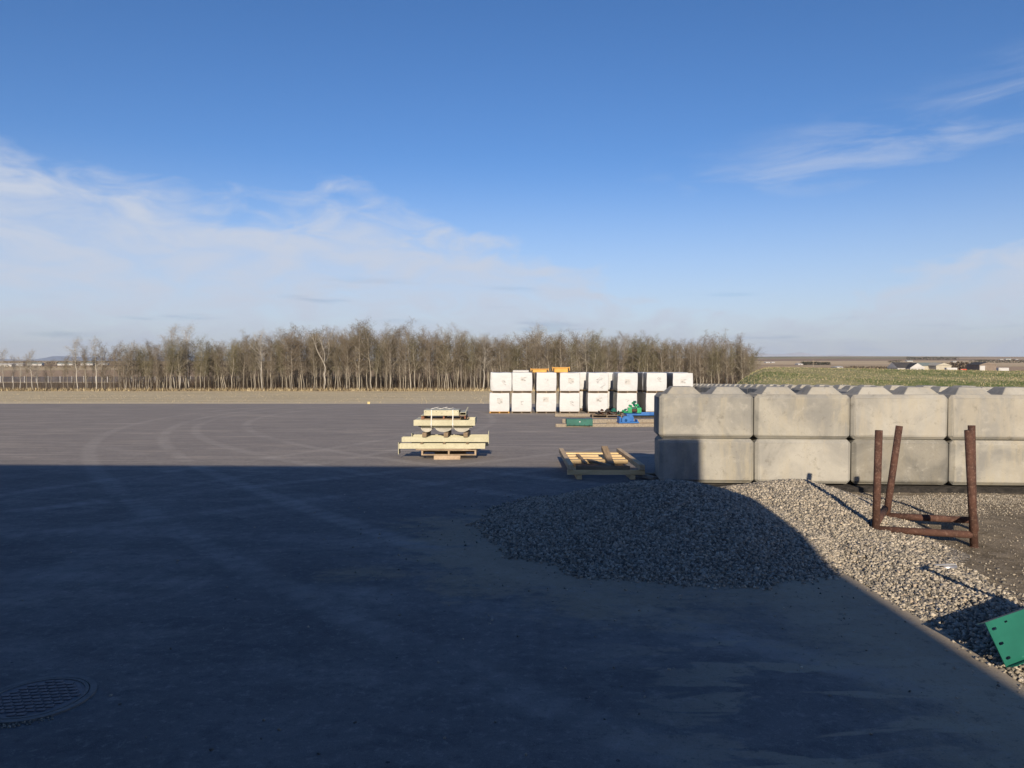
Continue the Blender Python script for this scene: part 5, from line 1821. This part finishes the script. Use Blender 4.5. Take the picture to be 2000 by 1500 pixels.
for px, D, wd, hh, lab, mm in far_list:
    gable('far_building', px, D, wd, 8, hh * 0.65, hh * 0.35, lab, mm, 'roof_green' if wd > 12 else mm, 0.2, 2 if wd > 9 else 1, 'x', group=None)

# windbreaks and brush: loose dark masses far out
def clump(name, px0, px1, D, h, n, mats, label, cat='trees', dep=12):
    x0, x1 = (px0 - 1000) / FPX * D, (px1 - 1000) / FPX * D
    x = npr.uniform(x0, x1, n); y = npr.uniform(D - dep / 2, D + dep / 2, n)
    hh = h * (0.55 + 0.45 * vnoise(x, y * 0, 0.12, 41))
    z = far_hill(x, y) + npr.rand(n) ** 0.8 * hh
    s = h * 0.13
    a = npr.normal(size=(n, 3)); a /= np.linalg.norm(a, axis=1, keepdims=True)
    b_ = np.cross(a, npr.normal(size=(n, 3))); b_ /= np.linalg.norm(b_, axis=1, keepdims=True)
    p = np.stack([x, y, z], -1)
    co = np.stack([p - a * s, p + a * s, p + b_ * s * 1.5], 1).reshape(-1, 3)
    o = new_obj(name, np_mesh(name, co, np.arange(3 * n).reshape(-1, 3), mi=(npr.rand(n) * len(mats)).astype(int)), mats)
    return tag(o, label, cat, None, 'stuff')


M['ever'] = plain('evergreen', (0.018, 0.026, 0.014), (0.035, 0.045, 0.022), 0.2, 0.95, 0)
clump('windbreak', 1566, 1620, 1000, 5.5, 900, ['ever', 'ever', 'brush'], 'dark evergreen windbreak row in the far fields')
clump('far_trees', 1825, 1890, 560, 6.0, 900, ['twig', 'brush'], 'bare brown trees behind the sheds')
clump('far_trees', 1650, 1742, 480, 3.0, 1100, ['brush', 'twig', 'brush'], 'dark low brush left of the farmhouse')
clump('far_trees', 1740, 1800, 620, 4.2, 500, ['twig', 'brush'], 'bare trees behind the farmhouse roof')
clump('far_trees', 1770, 1870, 2600, 11, 800, ['brush', 'ever'], 'dark tree clump on the skyline hill')
clump('far_trees', 1900, 2010, 1500, 7, 900, ['brush', 'ever'], 'dark hedge line below the skyline farm', dep=30)
clump('far_trees', 1735, 1760, 1500, 6, 200, ['ever', 'brush'], 'small dark clump in the tan field')
clump('far_trees', 0, 230, 1100, 6, 1500, ['brush', 'twig'], 'brown far hedges behind the thin trees at left', dep=60)
clump('far_trees', -30, 420, 620, 3.0, 1500, ['brush', 'twig', 'blade_b'], 'low far brush line across the left fields', dep=30)

# ------------------------------------------------------------------ mountains on the horizon
def ridge(name, px0, px1, D, hpx, seed, mats, base_py=706, snow=0.5):
    n = 90
    rr = random.Random(seed)
    xs = np.linspace((px0 - 1000) / FPX * D, (px1 - 1000) / FPX * D, n)
    u = np.linspace(0, 1, n)
    hh = np.zeros(n); amp = 1.0; fq = 3.0
    for k in range(5):
        hh += amp * vnoise(u * fq, 0 * u, 1.0, seed + k); amp *= 0.52; fq *= 2.2
    hh = (hh - hh.min()) / (hh.max() - hh.min())
    hh = (0.25 + 0.75 * hh) * np.sin(np.clip(u, 0.0, 1) * math.pi) ** 0.35
    Hm = hpx / FPX * D
    zb = CAM_H + (703 - base_py) / FPX * D - 25
    rows = []
    for r_, (f, dy) in enumerate(((0, -900), (0.45, -450), (0.8, -170), (1.0, 0), (0.7, 500), (0, 1500))):
        jit = (vnoise(u * 37, 0 * u + r_, 1.0, seed + 9) - .5) * 0.16 * (0 < f < 1)
        rows.append(np.stack([xs, np.full(n, D + dy), zb + (Hm + 25) * hh * (f + jit)], -1))
    co = np.concatenate(rows)
    i = np.arange(len(rows) - 1)[:, None] * n + np.arange(n - 1)[None]
    f = np.stack([i, i + 1, i + n + 1, i + n], -1).reshape(-1, 4)
    o = new_obj(name, np_mesh(name, co, f), mats)
    return tag(o, kind='structure')


g = G('mountain_hazy_rock_snow', 0.9, 0.1).world_co()
x_, y_, z_ = g.xyz()
a = g.noise(0.004, 6, 0.7)
c = g.mix(g.step(g.math('ADD', z_, g.math('MULTIPLY', g.math('SUBTRACT', a, 0.5), 220)), 66, 96), (0.24, 0.28, 0.36), (0.72, 0.74, 0.80))  # distance haze is put into the rock as pale blue
M['mountain'] = g.col(c)
M['snow'] = plain('snow', (0.66, 0.67, 0.70), (0.76, 0.77, 0.80), 0.01, 0.8, 0)
ridge('mountains', -120, 520, 11500, 13, 5, 'mountain', 705)
ridge('mountains', 1440, 1720, 11800, 6.5, 12, 'snow', 694)

# ------------------------------------------------------------------ air
hz = G('air', 1, 0)
hz.n.remove(hz.b)
pv = hz.n.new('ShaderNodeVolumePrincipled')
pv.inputs['Color'].default_value = (0.72, 0.82, 0.95, 1)
pv.inputs['Density'].default_value = 0.00005
pv.inputs['Anisotropy'].default_value = 0.2
outn = [q for q in hz.n if q.type == 'OUTPUT_MATERIAL'][0]
hz.l.new(pv.outputs[0], outn.inputs['Volume'])
M['air'] = hz.m
USE_HAZE = True
if USE_HAZE:
    bm = bmesh.new()
    bm_box(bm, -12000, 12000, -200, 14500, -70, 320)
    o = new_obj('haze', bm_done(bm, 'haze'), 'air')
    tag(o, 'thin pale air over the whole plain', 'haze', None, 'stuff')
